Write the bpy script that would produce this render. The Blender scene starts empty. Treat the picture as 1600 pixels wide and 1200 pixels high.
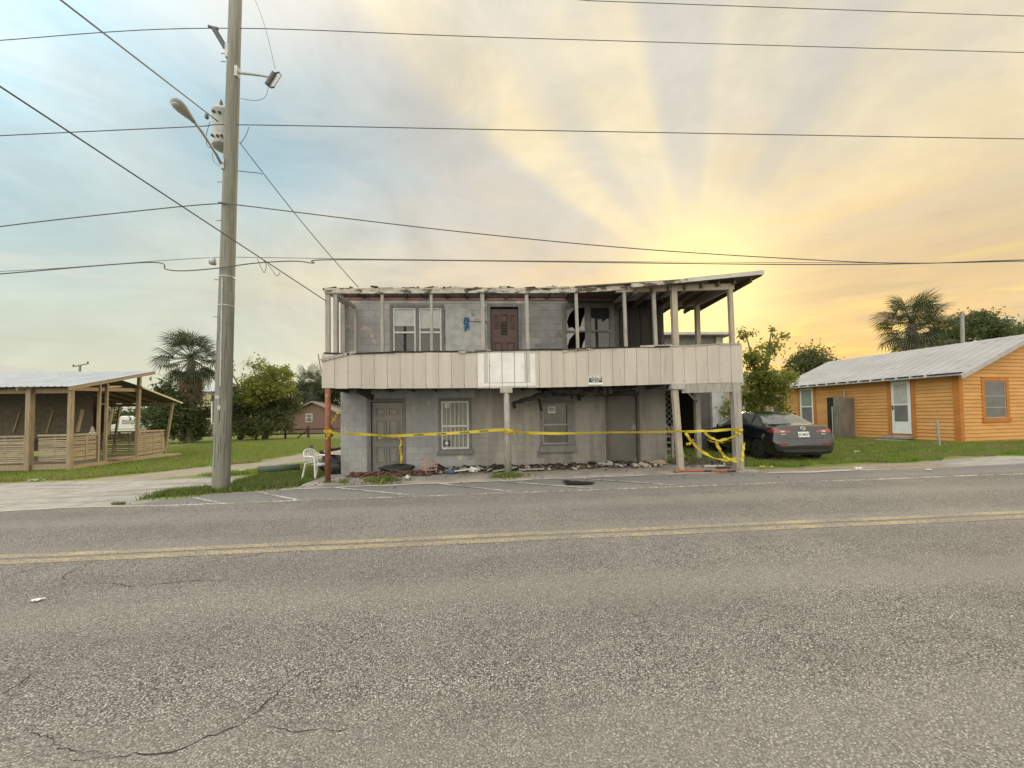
import bpy, bmesh, math, random
import numpy as np
from mathutils import Vector, Matrix, Quaternion
from mathutils.bvhtree import BVHTree
rnd = random.Random(7)
nr = np.random.default_rng(11)
scene = bpy.context.scene
COL = scene.collection
rad = math.radians

# ------------------------------------------------------------------ camera
H = 1.6
YAW, PITCH, ROLL = rad(3.5), rad(1.5), rad(0.9)
FPX, CY = 600.0, 634.0          # focal length and principal row in pixels of a 1600 wide frame
Fv = Vector((math.sin(YAW)*math.cos(PITCH), math.cos(YAW)*math.cos(PITCH), math.sin(PITCH)))
R0 = Vector((math.cos(YAW), -math.sin(YAW), 0)); U0 = R0.cross(Fv)
Rv = math.cos(ROLL)*R0 - math.sin(ROLL)*U0
Uv = math.cos(ROLL)*U0 + math.sin(ROLL)*R0
CAM = Vector((0, 0, H))
cd = bpy.data.cameras.new('camera')
cam = bpy.data.objects.new('camera', cd); COL.objects.link(cam)
cd.sensor_width = 36.0; cd.sensor_fit = 'HORIZONTAL'
cd.lens = 36.0*FPX/1600; cd.shift_y = (CY-600)/1600
cd.clip_start = 0.05; cd.clip_end = 3000
m3 = Matrix((Rv, Uv, -Fv)).transposed()
cam.matrix_world = Matrix.Translation(CAM) @ m3.to_4x4()
scene.camera = cam
def ray(px, py): return Fv + Rv*((px-800)/FPX) - Uv*((py-CY)/FPX)
def at(px, py, y):
    d = ray(px, py); return CAM + d*(y/d.y)

# ------------------------------------------------------------------ sky, sun, exposure
SUN = ray(1088, 440).normalized()
SUN_AZ = math.atan2(SUN.x, SUN.y); SUN_EL = rad(11)
world = bpy.data.worlds.new('World'); scene.world = world; world.use_nodes = True
nt = world.node_tree; nt.nodes.clear()
class NT:
    def __init__(s, tree): s.t = tree
    def n(s, typ, **kw):
        nd = s.t.nodes.new(typ)
        for k, v in kw.items(): setattr(nd, k, v)
        return nd
    def link(s, a, b): s.t.links.new(a, b)
    def setin(s, sock, v):
        if isinstance(v, bpy.types.NodeSocket): s.t.links.new(v, sock)
        elif v is not None:
            if isinstance(v, (tuple, list)) and sock.type == 'RGBA' and len(v) == 3: v = (*v, 1)
            sock.default_value = v
    def m(s, op, a, b=None, c=None, clamp=False):
        nd = s.n('ShaderNodeMath', operation=op); nd.use_clamp = clamp
        for i, v in enumerate((a, b, c)):
            if v is not None: s.setin(nd.inputs[i], v)
        return nd.outputs[0]
    def vm(s, op, a, b=None):
        nd = s.n('ShaderNodeVectorMath', operation=op)
        s.setin(nd.inputs[0], a)
        if b is not None:
            if op == 'SCALE': s.setin(nd.inputs['Scale'], b)
            else: s.setin(nd.inputs[1], b)
        return nd.outputs['Value' if op in ('DOT_PRODUCT', 'LENGTH', 'DISTANCE') else 'Vector']
    def ss(s, x, a, b, lo=0.0, hi=1.0, kind='SMOOTHSTEP'):
        nd = s.n('ShaderNodeMapRange', interpolation_type=kind)
        s.setin(nd.inputs[0], x)
        for i, v in ((1, a), (2, b), (3, lo), (4, hi)): nd.inputs[i].default_value = v
        return nd.outputs[0]
    def mix(s, f, a, b, blend='MIX'):
        nd = s.n('ShaderNodeMix', data_type='RGBA', blend_type=blend)
        s.setin(nd.inputs[0], f); s.setin(nd.inputs[6], a); s.setin(nd.inputs[7], b)
        return nd.outputs[2]
    def noise(s, vec, scale, detail=3, rough=.55, dist=0, dim='3D'):
        nd = s.n('ShaderNodeTexNoise', noise_dimensions=dim)
        s.setin(nd.inputs['Vector'], vec)
        nd.inputs['Scale'].default_value = scale; nd.inputs['Detail'].default_value = detail
        nd.inputs['Roughness'].default_value = rough; nd.inputs['Distortion'].default_value = dist
        return nd.outputs[0]
    def xyz(s, x, y, z):
        nd = s.n('ShaderNodeCombineXYZ')
        for i, v in enumerate((x, y, z)): s.setin(nd.inputs[i], v)
        return nd.outputs[0]
    def sep(s, v):
        nd = s.n('ShaderNodeSeparateXYZ'); s.setin(nd.inputs[0], v); return nd.outputs
w = NT(nt)
tc = w.n('ShaderNodeTexCoord')
D = w.vm('NORMALIZE', tc.outputs['Generated'])
dx, dy, dz = w.sep(D)
Sr = Vector((math.cos(SUN_AZ), -math.sin(SUN_AZ), 0)); Su = Sr.cross(SUN)
Sh = Vector((math.sin(SUN_AZ), math.cos(SUN_AZ), 0))
cs = w.vm('DOT_PRODUCT', D, tuple(SUN))
ang = w.m('ARCCOSINE', w.m('MINIMUM', cs, 0.99999))
s_ = w.vm('DOT_PRODUCT', D, tuple(Sr)); u_ = w.vm('DOT_PRODUCT', D, tuple(Su)); h_ = w.vm('DOT_PRODUCT', D, tuple(Sh))
el = dz
# soft cloud veil, blue gaps on the side away from the sun, warm grey on the other
vn = w.noise(w.xyz(w.m('MULTIPLY', s_, 1.2), w.m('MULTIPLY', h_, 1.2), w.m('MULTIPLY', el, 3.0)), 1.5, 4, .5, .4)
side = w.m('ADD', s_, w.m('MULTIPLY', w.m('SUBTRACT', vn, .5), .9))
warm = w.ss(side, -1.02, -0.45)
base = w.mix(warm, (.265, .41, .475), (.47, .455, .415))
base = w.mix(w.ss(s_, .05, .75, 0, .75), base, (.40, .365, .305))
rd = w.vm('NORMALIZE', w.xyz(s_, u_, 0.0))
rn = w.noise(w.vm('ADD', w.vm('ADD', rd, (3.3, 1.15, 0)), w.vm('SCALE', D, .22)), 2.2, 2, .5, .3, '3D')
rayf = w.ss(rn, .34, .64)
rfade = w.m('MULTIPLY', w.ss(ang, .06, .22), w.ss(ang, .6, 1.5, 1, 0))
cn = w.noise(w.vm('ADD', D, (1.7, 4.2, .4)), 3.2, 5, .62, .5)
rayf = w.m('MULTIPLY', rayf, w.ss(cn, .30, .60, .35, 1.0))
rayf = w.m('MULTIPLY', rayf, w.m('MULTIPLY', rfade, w.ss(u_, -.02, .12)))
base = w.mix(w.m('MULTIPLY', rayf, .92), base, (.74, .62, .38))
# pale yellow low band, stronger orange towards the sun
low = w.ss(el, .03, .42, 1, 0)
base = w.mix(w.m('MULTIPLY', low, .72), base, (.64, .59, .38))
near = w.ss(ang, .1, 1.15, 1, 0)
lown = w.ss(el, .0, .52, 1, 0)
base = w.mix(w.m('MULTIPLY', w.m('MULTIPLY', near, lown), 1.1, clamp=True), base, (.68, .38, .085))
# streaky cloud bars near the horizon
az = w.m('ARCTAN2', s_, h_)
bn = w.noise(w.xyz(w.m('MULTIPLY', az, 1.7), w.m('MULTIPLY', el, 15.0), 0.0), 1.7, 5, .58, .5)
bars = w.m('MULTIPLY', w.ss(bn, .50, .60), w.ss(el, .10, .46, 1, 0))
barc = w.mix(near, (.50, .49, .42), (.47, .34, .185))
base = w.mix(w.m('MULTIPLY', bars, .8), base, barc)
bars2 = w.m('MULTIPLY', w.ss(bn, .45, .35), w.m('MULTIPLY', near, w.ss(el, .1, .34, 1, 0)))
base = w.mix(w.m('MULTIPLY', bars2, .9), base, (.84, .66, .12))
base = w.vm('SCALE', base, w.ss(w.noise(w.vm('MULTIPLY', D, (1, 1, 2.2)), 2.6, 6, .62, .7), .3, .7, .90, 1.10))
wn_ = w.noise(w.vm('ADD', w.xyz(w.m('MULTIPLY', az, 1.3), w.m('MULTIPLY', el, 6.0), 0.0), (4.0, 9.0, 0)), 1.4, 5, .6, .8)
wisp = w.m('MULTIPLY', w.ss(wn_, .50, .72), w.ss(el, .75, .3))
base = w.mix(w.m('MULTIPLY', wisp, .55), base, w.mix(near, (.62, .60, .53), (.70, .46, .18)))
# glow where the sun stands behind the cloud
g = w.m('EXPONENT', w.m('MULTIPLY', w.m('POWER', w.m('DIVIDE', ang, .14), 2.0), -1.0))
base = w.mix(w.m('MULTIPLY', g, .95), base, (1.1, .84, .34))
g2 = w.m('EXPONENT', w.m('MULTIPLY', w.m('POWER', w.m('DIVIDE', ang, .5), 2.0), -1.0))
base = w.mix(w.m('MULTIPLY', g2, .14), base, (.85, .64, .25))
# sky brightened overhead and opposite the sun, added to light the house front
sky_fill = w.ss(w.m('MULTIPLY', w.m('SUBTRACT', el, h_), .7), .0, .85, 1.0, 3.4)
base = w.vm('SCALE', base, sky_fill)
skyn = w.n('ShaderNodeTexSky', sky_type='NISHITA', sun_disc=False)
skyn.sun_elevation = SUN_EL; skyn.sun_rotation = SUN_AZ
STR = 0.1
col = w.mix(.96, skyn.outputs[0], w.vm('SCALE', base, 1/STR))
bg = w.n('ShaderNodeBackground'); w.setin(bg.inputs[0], col); bg.inputs[1].default_value = STR
wo = w.n('ShaderNodeOutputWorld'); w.link(bg.outputs[0], wo.inputs[0])
sl = bpy.data.lights.new('sun', 'SUN'); sl.energy = 1.5; sl.angle = rad(10); sl.color = (1, .80, .52)
sun = bpy.data.objects.new('sun', sl); COL.objects.link(sun)
sd = Vector((math.sin(SUN_AZ)*math.cos(SUN_EL), math.cos(SUN_AZ)*math.cos(SUN_EL), math.sin(SUN_EL)))
sun.rotation_euler = sd.to_track_quat('Z', 'Y').to_euler(); sun.location = (20, 40, 30)
vs = scene.view_settings
vs.view_transform = 'Standard'; vs.look = 'None'; vs.gamma = 1; vs.exposure = 0.55; vs.use_curve_mapping = False

# ------------------------------------------------------------------ materials
MATS = {}
def mat(name, c1, c2=None, scale=3.0, rough=.8, bump=0.0, stretch=(1, 1, 1), metal=0.0, lo=.35, hi=.65, c3=None, s3=9.0,
        lo3=.6, hi3=.68, detail=4, bscale=None, objvar=0.0, spec=.5, transl=0.0, coat=0.0, bdist=.01):
    if name in MATS: return MATS[name]
    m = bpy.data.materials.new(name); m.use_nodes = True
    t = NT(m.node_tree); bs = m.node_tree.nodes['Principled BSDF']
    geo = t.n('ShaderNodeNewGeometry'); P = t.vm('MULTIPLY', geo.outputs['Position'], tuple(stretch))
    colr = None
    if c2 is None: c2 = tuple(x*.86 for x in c1)
    nz = t.noise(P, scale, detail, .6)
    colr = t.mix(t.ss(nz, lo, hi), c1, c2)
    if c3 is not None:
        n3 = t.noise(t.vm('ADD', P, (7.3, 2.1, 4.4)), s3, 5, .62)
        colr = t.mix(t.ss(n3, lo3, hi3), colr, c3)
    if objvar:
        oi = t.n('ShaderNodeObjectInfo')
        hsv = t.n('ShaderNodeHueSaturation'); t.setin(hsv.inputs['Color'], colr)
        t.setin(hsv.inputs['Value'], t.ss(oi.outputs['Random'], 0, 1, 1-objvar, 1+objvar, 'LINEAR'))
        colr = hsv.outputs[0]
    t.setin(bs.inputs['Base Color'], colr)
    bs.inputs['Roughness'].default_value = rough; bs.inputs['Metallic'].default_value = metal
    bs.inputs['Specular IOR Level'].default_value = spec
    if coat: bs.inputs['Coat Weight'].default_value = coat; bs.inputs['Coat Roughness'].default_value = .04
    if bump:
        b = t.n('ShaderNodeBump'); b.inputs['Strength'].default_value = bump; b.inputs['Distance'].default_value = bdist
        t.setin(b.inputs['Height'], t.noise(P, bscale or scale*4, 4, .6)); t.link(b.outputs[0], bs.inputs['Normal'])
    if transl:
        tr = t.n('ShaderNodeBsdfTranslucent'); t.setin(tr.inputs[0], colr)
        mx = t.n('ShaderNodeMixShader'); mx.inputs[0].default_value = transl
        out = m.node_tree.nodes['Material Output']
        t.link(bs.outputs[0], mx.inputs[1]); t.link(tr.outputs[0], mx.inputs[2]); t.link(mx.outputs[0], out.inputs[0])
    MATS[name] = m
    return m
def glass(name, tint=(.02, .022, .025), rough=.04):
    m = mat(name, tint, tuple(x*1.6 for x in tint), 2.0, rough, spec=.6); return m

# ------------------------------------------------------------------ mesh helpers
ROOTM = {}
def gz(x, y):
    z = .009*max(-20, min(20, x))
    def s(a, b, v):
        t = max(0, min(1, (v-a)/(b-a))); return t*t*(3-2*t)
    return z + .2*s(12.5, 16, x)*s(9.3, 12.8, y)
def link(o, parent):
    COL.objects.link(o)
    if parent is not None:
        o.parent = parent
        if parent.name in ROOTM: o.matrix_parent_inverse = ROOTM[parent.name].inverted()
    return o
def tag(o, label=None, cat=None, group=None, kind=None):
    if label: o['label'] = label
    if cat: o['category'] = cat
    if group: o['group'] = group
    if kind: o['kind'] = kind
    return o
def root(name, loc, label, cat, group=None, rz=0.0, local=False):
    o = bpy.data.objects.new(name, None); COL.objects.link(o)
    o.location = loc; o.rotation_euler = (0, 0, rz); o.empty_display_size = .2
    if not local: ROOTM[o.name] = Matrix.Translation(Vector(loc)) @ Matrix.Rotation(rz, 4, 'Z')
    return tag(o, label, cat, group)
class MB:
    def __init__(s): s.v = []; s.f = []
    def add(s, vs, fs):
        b = len(s.v); s.v += [tuple(v) for v in vs]; s.f += [tuple(i+b for i in f) for f in fs]; return s
    def hexa(s, p):   # 8 points: bottom 4 ccw, top 4 ccw
        return s.add(p, [(3, 2, 1, 0), (4, 5, 6, 7), (0, 1, 5, 4), (1, 2, 6, 5), (2, 3, 7, 6), (3, 0, 4, 7)])
    def box(s, x0, x1, y0, y1, z0, z1):
        return s.hexa([(x0, y0, z0), (x1, y0, z0), (x1, y1, z0), (x0, y1, z0), (x0, y0, z1), (x1, y0, z1), (x1, y1, z1), (x0, y1, z1)])
    def obox(s, c, size, R=None):
        c = Vector(c); hx, hy, hz = size[0]/2, size[1]/2, size[2]/2
        pts = [Vector(q) for q in ((-hx, -hy, -hz), (hx, -hy, -hz), (hx, hy, -hz), (-hx, hy, -hz), (-hx, -hy, hz), (hx, -hy, hz), (hx, hy, hz), (-hx, hy, hz))]
        if R is not None: pts = [R @ q for q in pts]
        return s.hexa([c+q for q in pts])
    def bar(s, p, q, wd, ht, up=(0, 0, 1)):
        p = Vector(p); q = Vector(q); d = (q-p).normalized(); up = Vector(up)
        if abs(d.dot(up)) > .97: up = Vector((0, 1, 0))
        a = d.cross(up).normalized()*(wd/2); b = a.cross(d).normalized()*(ht/2)
        return s.hexa([p-a-b, p+a-b, q+a-b, q-a-b, p-a+b, p+a+b, q+a+b, q-a+b])
    def tube(s, pts, r, n=8, caps=True):
        pts = [Vector(p) for p in pts]; m = len(pts)
        rs = r if isinstance(r, (list, tuple)) else [r]*m
        vs = []; prev = None
        for i, p in enumerate(pts):
            d = (pts[min(i+1, m-1)]-pts[max(i-1, 0)]).normalized()
            if prev is None:
                a = d.cross(Vector((0, 0, 1)) if abs(d.z) < .9 else Vector((1, 0, 0))).normalized()
            else:
                a = (prev - d*prev.dot(d)).normalized()
            prev = a; b = d.cross(a)
            for k in range(n):
                t = 2*math.pi*k/n; vs.append(p + (a*math.cos(t)+b*math.sin(t))*rs[i])
        fs = [(i*n+k, i*n+(k+1) % n, (i+1)*n+(k+1) % n, (i+1)*n+k) for i in range(m-1) for k in range(n)]
        if caps: fs += [tuple(range(n-1, -1, -1)), tuple((m-1)*n+k for k in range(n))]
        return s.add(vs, fs)
    def lathe(s, prof, c=(0, 0, 0), n=16, axis='z', R=None):
        c = Vector(c); vs = []
        for r, h in prof:
            for k in range(n):
                t = 2*math.pi*k/n
                q = Vector((r*math.cos(t), r*math.sin(t), h))
                if axis == 'x': q = Vector((h, q.x, q.y))
                if axis == 'y': q = Vector((q.y, h, q.x))
                if R is not None: q = R @ q
                vs.append(c+q)
        m = len(prof)
        fs = [(i*n+k, i*n+(k+1) % n, (i+1)*n+(k+1) % n, (i+1)*n+k) for i in range(m-1) for k in range(n)]
        if prof[0][0] > 1e-6: fs.append(tuple(range(n-1, -1, -1)))
        if prof[-1][0] > 1e-6: fs.append(tuple((m-1)*n+k for k in range(n)))
        return s.add(vs, fs)
    def quad(s, a, b, c, d): return s.add((a, b, c, d), [(0, 1, 2, 3)])
    def prism(s, poly, off):    # planar polygon extruded by a vector
        n = len(poly); off = Vector(off); p = [Vector(q) for q in poly]
        return s.add(p+[q+off for q in p], [tuple(range(n-1, -1, -1)), tuple(range(n, 2*n))]+[(i, (i+1) % n, n+(i+1) % n, n+i) for i in range(n)])
    def mesh(s, name):
        me = bpy.data.meshes.new(name); me.from_pydata(s.v, [], s.f); me.update(); return me
    def build(s, name, m, parent=None, smooth=False, bevel=0.0, fix=True):
        me = s.mesh(name)
        if fix:
            bm = bmesh.new(); bm.from_mesh(me); bmesh.ops.recalc_face_normals(bm, faces=bm.faces); bm.to_mesh(me); bm.free()
        me.materials.append(m)
        if smooth: me.polygons.foreach_set('use_smooth', [True]*len(me.polygons))
        o = bpy.data.objects.new(name, me); link(o, parent)
        if bevel:
            bv = o.modifiers.new('bevel', 'BEVEL'); bv.width = bevel; bv.segments = 1; bv.limit_method = 'ANGLE'
        return o
def npmesh(name, V, F, m, parent=None, smooth=False):
    V = np.asarray(V, np.float32); F = np.asarray(F, np.int32); k = F.shape[1]
    me = bpy.data.meshes.new(name)
    me.vertices.add(len(V)); me.vertices.foreach_set('co', V.ravel())
    me.loops.add(F.size); me.loops.foreach_set('vertex_index', F.ravel())
    me.polygons.add(len(F)); me.polygons.foreach_set('loop_start', np.arange(0, F.size, k, dtype=np.int32))
    me.polygons.foreach_set('loop_total', np.full(len(F), k, np.int32))
    me.update(calc_edges=True); me.validate()
    me.materials.append(m)
    if smooth: me.polygons.foreach_set('use_smooth', [True]*len(F))
    o = bpy.data.objects.new(name, me); return link(o, parent)
def inst(name, me, parent, M):
    o = bpy.data.objects.new(name, me); link(o, parent); o.matrix_basis = M; return o
def text_mesh(name, body, size, m, M, parent, bold=0.0):
    cu = bpy.data.curves.new(name, 'FONT'); cu.body = body; cu.size = size; cu.align_x = 'CENTER'; cu.align_y = 'CENTER'
    cu.offset = bold; cu.resolution_u = 2
    tmp = bpy.data.objects.new(name+'_tmp', cu)
    me = bpy.data.meshes.new_from_object(tmp); bpy.data.objects.remove(tmp); bpy.data.curves.remove(cu)
    me.name = name; me.materials.clear(); me.materials.append(m); me.transform(M)
    o = bpy.data.objects.new(name, me); return link(o, parent)
FACE = Matrix.Rotation(math.pi/2, 4, 'X')      # text standing upright, read from -Y

# ------------------------------------------------------------------ ground, road, paving
def road_color(t, P):
    v = t.n('ShaderNodeTexVoronoi'); t.setin(v.inputs['Vector'], P); v.inputs['Scale'].default_value = 105
    sp = t.n('ShaderNodeSeparateColor'); t.link(v.outputs['Color'], sp.inputs[0])
    a = t.mix(t.ss(sp.outputs[0], .0, 1.0, 0, 1, 'LINEAR'), (.135, .127, .118), (.44, .415, .38))
    a = t.mix(t.ss(sp.outputs[1], .86, .93), a, (.66, .63, .58))
    a = t.mix(t.ss(v.outputs['Distance'], .35, .75), a, (.06, .054, .047))
    big = t.noise(t.vm('MULTIPLY', P, (.25, .9, 1)), 1.0, 4, .6)
    a = t.mix(t.ss(big, .3, .7, 0, .45), a, (.125, .112, .10))
    sx, sy, sz = t.sep(P)
    wp_ = t.m('ADD', t.m('SINE', t.m('MULTIPLY', t.m('ADD', sy, t.m('MULTIPLY', big, .5)), 3.75)), t.m('MULTIPLY', t.m('SUBTRACT', t.noise(t.vm('MULTIPLY', P, (.12, 1.2, 1)), 1.4, 4, .6), .5), 2.2))
    a = t.mix(t.ss(wp_, -.3, 1.3, 0, .35), a, (.30, .278, .25))
    spot = t.noise(t.vm('ADD', P, (5.1, 3.3, 0)), 1.9, 5, .7)
    a = t.mix(t.ss(spot, .66, .74, 0, .55), a, (.075, .068, .062))
    mid = t.noise(P, 7.0, 4, .65)
    a = t.mix(t.ss(mid, .45, .75, 0, .35), a, (.27, .245, .21))
    return a, v.outputs['Distance'], sp.outputs[2]
def road_mat(name, paint=None, wear=(.42, .58), tintv=None, ws=16):
    m = bpy.data.materials.new(name); m.use_nodes = True; t = NT(m.node_tree); bs = m.node_tree.nodes['Principled BSDF']
    P = t.n('ShaderNodeNewGeometry').outputs['Position']
    c, dist, r3 = road_color(t, P)
    if tintv: c = t.mix(.45, c, tintv)
    if paint:
        n1 = t.noise(P, ws, 6, .7); n2 = t.noise(P, 1.3, 3, .6)
        n = t.m('ADD', t.m('MULTIPLY', n1, .7), t.m('MULTIPLY', n2, .3))
        n = t.m('SUBTRACT', n, t.m('MULTIPLY', dist, .10))
        c = t.mix(t.ss(n, wear[0], wear[1]), c, paint)
    t.setin(bs.inputs['Base Color'], c); bs.inputs['Roughness'].default_value = .88; bs.inputs['Specular IOR Level'].default_value = .3
    b = t.n('ShaderNodeBump'); b.inputs['Strength'].default_value = .7; b.inputs['Distance'].default_value = .006; b.invert = True
    t.setin(b.inputs['Height'], t.m('ADD', dist, t.m('MULTIPLY', r3, .6))); t.link(b.outputs[0], bs.inputs['Normal'])
    MATS[name] = m; return m
m_road = road_mat('road_asphalt')
m_yellow = road_mat('worn_yellow', (.56, .44, .245), (.35, .64), ws=30)
m_edge = road_mat('worn_white', (.60, .58, .54), (.40, .56))
m_apron = road_mat('apron_asphalt', None, tintv=(.185, .19, .20))
m_stall = road_mat('worn_stall', (.62, .61, .59), (.38, .55))

def ground_material():
    m = bpy.data.materials.new('ground_soil'); m.use_nodes = True; t = NT(m.node_tree); bs = m.node_tree.nodes['Principled BSDF']
    P = t.n('ShaderNodeNewGeometry').outputs['Position']; x, y, z = t.sep(P)
    n1 = t.noise(P, .55, 5, .62); n2 = t.noise(P, 3.5, 5, .65); n3 = t.noise(P, 22, 4, .6)
    grass = t.mix(t.ss(n2, .35, .65), (.13, .18, .036), (.175, .215, .048))
    grass = t.mix(t.ss(n3, .40, .7, 0, .5), grass, (.17, .16, .06)); grass = t.mix(t.ss(t.noise(P, .8, 4, .65), .50, .68, 0, .75), grass, (.23, .20, .09))
    dirt = t.mix(t.ss(n2, .35, .65), (.24, .20, .15), (.33, .29, .23))
    dirt = t.mix(t.ss(n3, .45, .7, 0, .5), dirt, (.17, .145, .11))
    sand = t.mix(t.ss(n2, .35, .68), (.39, .372, .345), (.285, .27, .25))
    sand = t.mix(t.ss(n3, .5, .7, 0, .45), sand, (.30, .275, .235))
    trk = t.noise(t.vm('MULTIPLY', P, (.18, 1.6, 1)), 1.5, 5, .62)
    sand = t.mix(t.ss(trk, .48, .62, 0, .75), sand, (.215, .208, .20))
    sand = t.mix(t.ss(t.noise(P, 38, 3, .6), .60, .70, 0, .8), sand, (.15, .14, .125))
    jit = t.m('MULTIPLY', t.m('SUBTRACT', t.m('ADD', n1, t.m('MULTIPLY', n2, .5)), .75), 2.2)
    # dirt track from the road past the left side of the house: centre line given by points
    # distance to the line (-14,11.6)-(-8.6,17.4) and on to (-7.2,30)
    def seg(ax, ay, bx, by):
        L2 = (bx-ax)**2+(by-ay)**2
        px = t.m('SUBTRACT', x, ax); py = t.m('SUBTRACT', y, ay)
        h = t.m('DIVIDE', t.m('ADD', t.m('MULTIPLY', px, bx-ax), t.m('MULTIPLY', py, by-ay)), L2, clamp=True)
        ex = t.m('SUBTRACT', px, t.m('MULTIPLY', h, bx-ax)); ey = t.m('SUBTRACT', py, t.m('MULTIPLY', h, by-ay))
        return t.m('SQRT', t.m('ADD', t.m('MULTIPLY', ex, ex), t.m('MULTIPLY', ey, ey)))
    dd = t.m('MINIMUM', seg(-11.6, 11.7, -8.3, 15.6), seg(-8.3, 15.6, -7.0, 27))
    c = t.mix(t.ss(t.m('ADD', dd, jit), .9, 1.4, 1, 0), grass, t.mix(.25, dirt, sand))
    # bright sand apron beside the road on the left
    ya = t.m('ADD', y, t.m('MULTIPLY', jit, .45))
    fs = t.m('MULTIPLY', t.ss(ya, 11.9, 12.4, 1, 0), t.ss(t.m('ADD', x, t.m('MULTIPLY', jit, .5)), -7.6, -6.6, 1, 0))
    c = t.mix(fs, c, sand)
    # strip in front of the lawn on the right
    f2 = t.m('MULTIPLY', t.ss(ya, 10.05, 10.5, 1, 0), t.ss(x, 6.0, 7.0))
    c = t.mix(f2, c, dirt)
    f3 = t.m('MULTIPLY', t.ss(t.m('ADD', y, t.m('MULTIPLY', jit, .2)), 10.4, 10.65, 1, 0), t.ss(t.m('ADD', x, t.m('MULTIPLY', jit, .4)), 12.2, 13.0))
    c = t.mix(f3, c, sand)
    # bare earth under the porch side and beside the house
    f4 = t.m('MULTIPLY', t.ss(x, 5.0, 5.6), t.m('MULTIPLY', t.ss(t.m('ADD', x, jit), 7.0, 7.6, 1, 0), t.ss(ya, 11.0, 11.6, 1, 0)))
    c = t.mix(f4, c, dirt)
    f5 = t.m('MULTIPLY', t.ss(t.m('ADD', y, jit), 10.3, 10.9, 1, 0), t.m('MULTIPLY', t.ss(x, -7, -6), t.ss(x, -4, -3.5, 1, 0)))
    c = t.mix(f5, c, t.mix(.5, dirt, sand))
    t.setin(bs.inputs['Base Color'], c); bs.inputs['Roughness'].default_value = .95; bs.inputs['Specular IOR Level'].default_value = .2
    b = t.n('ShaderNodeBump'); b.inputs['Strength'].default_value = .5; b.inputs['Distance'].default_value = .03
    t.setin(b.inputs['Height'], t.m('ADD', n2, n3)); t.link(b.outputs[0], bs.inputs['Normal'])
    MATS['ground'] = m; return m
m_ground = ground_material()
xs = np.concatenate([[-900, -300, -120, -60], np.arange(-36, 36.1, .5), [60, 120, 300, 900]])
ys = np.concatenate([[-300, -60, -12], np.arange(7.0, 36.1, .5), [45, 60, 90, 150, 300, 900]])
V = []
for yy in ys:
    for xx in xs:
        b = 0.02*(math.sin(xx*1.7+yy*.9)+math.sin(xx*.6-yy*1.3)) if (9 < yy < 40 and abs(xx) < 36) else 0
        V.append((xx, yy, gz(xx, yy)-.03+b*.6))
nx = len(xs)
Fq = [(j*nx+i, j*nx+i+1, (j+1)*nx+i+1, (j+1)*nx+i) for j in range(len(ys)-1) for i in range(nx-1)]
g = npmesh('ground', V, Fq, m_ground, smooth=True); g['kind'] = 'structure'
def sheet(name, pts, dz, m, sub=None):
    """flat sheet following the ground slope; pts polygon (x, y)"""
    b = MB(); b.add([(x, y, .009*max(-20, min(20, x))+dz) for x, y in pts], [tuple(range(len(pts)))])
    o = b.build(name, m, fix=False); o['kind'] = 'structure'; return o
def strip(name, line, wd, dz, m, parent=None):
    vs = []; n = len(line)
    for i, (x, y) in enumerate(line):
        a = Vector(line[max(i-1, 0)]); c = Vector(line[min(i+1, n-1)]); d = (c-a).normalized(); q = Vector((-d.y, d.x))
        wv = wd[i] if isinstance(wd, (list, tuple)) else wd
        for sgn in (-1, 1):
            px, py = x+q.x*sgn*wv/2, y+q.y*sgn*wv/2
            vs.append((px, py, .009*max(-20, min(20, px))+dz))
    b = MB(); b.add(vs, [(2*i, 2*i+2, 2*i+3, 2*i+1) for i in range(n-1)])
    o = b.build(name, m, parent, fix=False)
    if parent is None: o['kind'] = 'structure'
    return o
# road with an uneven outer edge (sand drifts over it on the left)
edge = []
for i in range(-100, 101):
    x = i*.5
    y = 8.32 + .05*math.sin(x*1.9)+.04*math.sin(x*4.3+1)
    if x < -6.5: y = 8.32 - .32*min(1, (-6.5-x)/3)+.08*math.sin(x*1.3)
    if x > 8: y = 8.6 + .05*math.sin(x*2.1)
    edge.append((x, y))
rv = []; rf = []
for i, (x, y) in enumerate(edge): 
    z = .009*max(-20, min(20, x)); rv += [(x, -9.0, z), (x, 3.0, z), (x, y, z)]
rf = [(3*i+k, 3*i+3+k, 3*i+4+k, 3*i+1+k) for i in range(len(edge)-1) for k in (0, 1)]
b = MB(); b.add(rv, rf)
road = b.build('road', m_road, fix=False); road['kind'] = 'structure'
for k, yy in enumerate((4.975, 5.20)):
    strip('road_marking', [(x*.5, yy+.006*math.sin(x*.9+k)) for x in range(-80, 81)], .145, .004, m_yellow)
strip('road_marking', [(x*.5, 8.0+.006*math.sin(x*.7)) for x in range(-13, 81)], .11, .004, m_edge)
ap = [(-7.2, 8.30), (-6.2, 9.05), (-5.2, 9.22), (-4.3, 9.45), (-2, 9.60), (0.4, 9.62), (3.0, 9.52), (6.8, 9.45), (8.2, 9.3), (11, 9.15), (13.5, 9.35), (25, 9.6), (25, 8.2), (14, 8.2), (0, 8.2)]
ap2 = []
for i in range(len(ap)):
    a, c = ap[i], ap[(i+1) % len(ap)]
    for k in range(8):
        f = k/8; x = a[0]+(c[0]-a[0])*f; y = a[1]+(c[1]-a[1])*f
        if y > 8.4: y += .035*math.sin(x*5.1)+.02*math.sin(x*11)
        ap2.append((x, y))
b = MB(); b.add([(x, y, .009*max(-20, min(20, x))-.006) for x, y in ap2], [tuple(range(len(ap2)))])
o = b.build('parking_apron', m_apron, fix=False); o['kind'] = 'structure'
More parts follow.
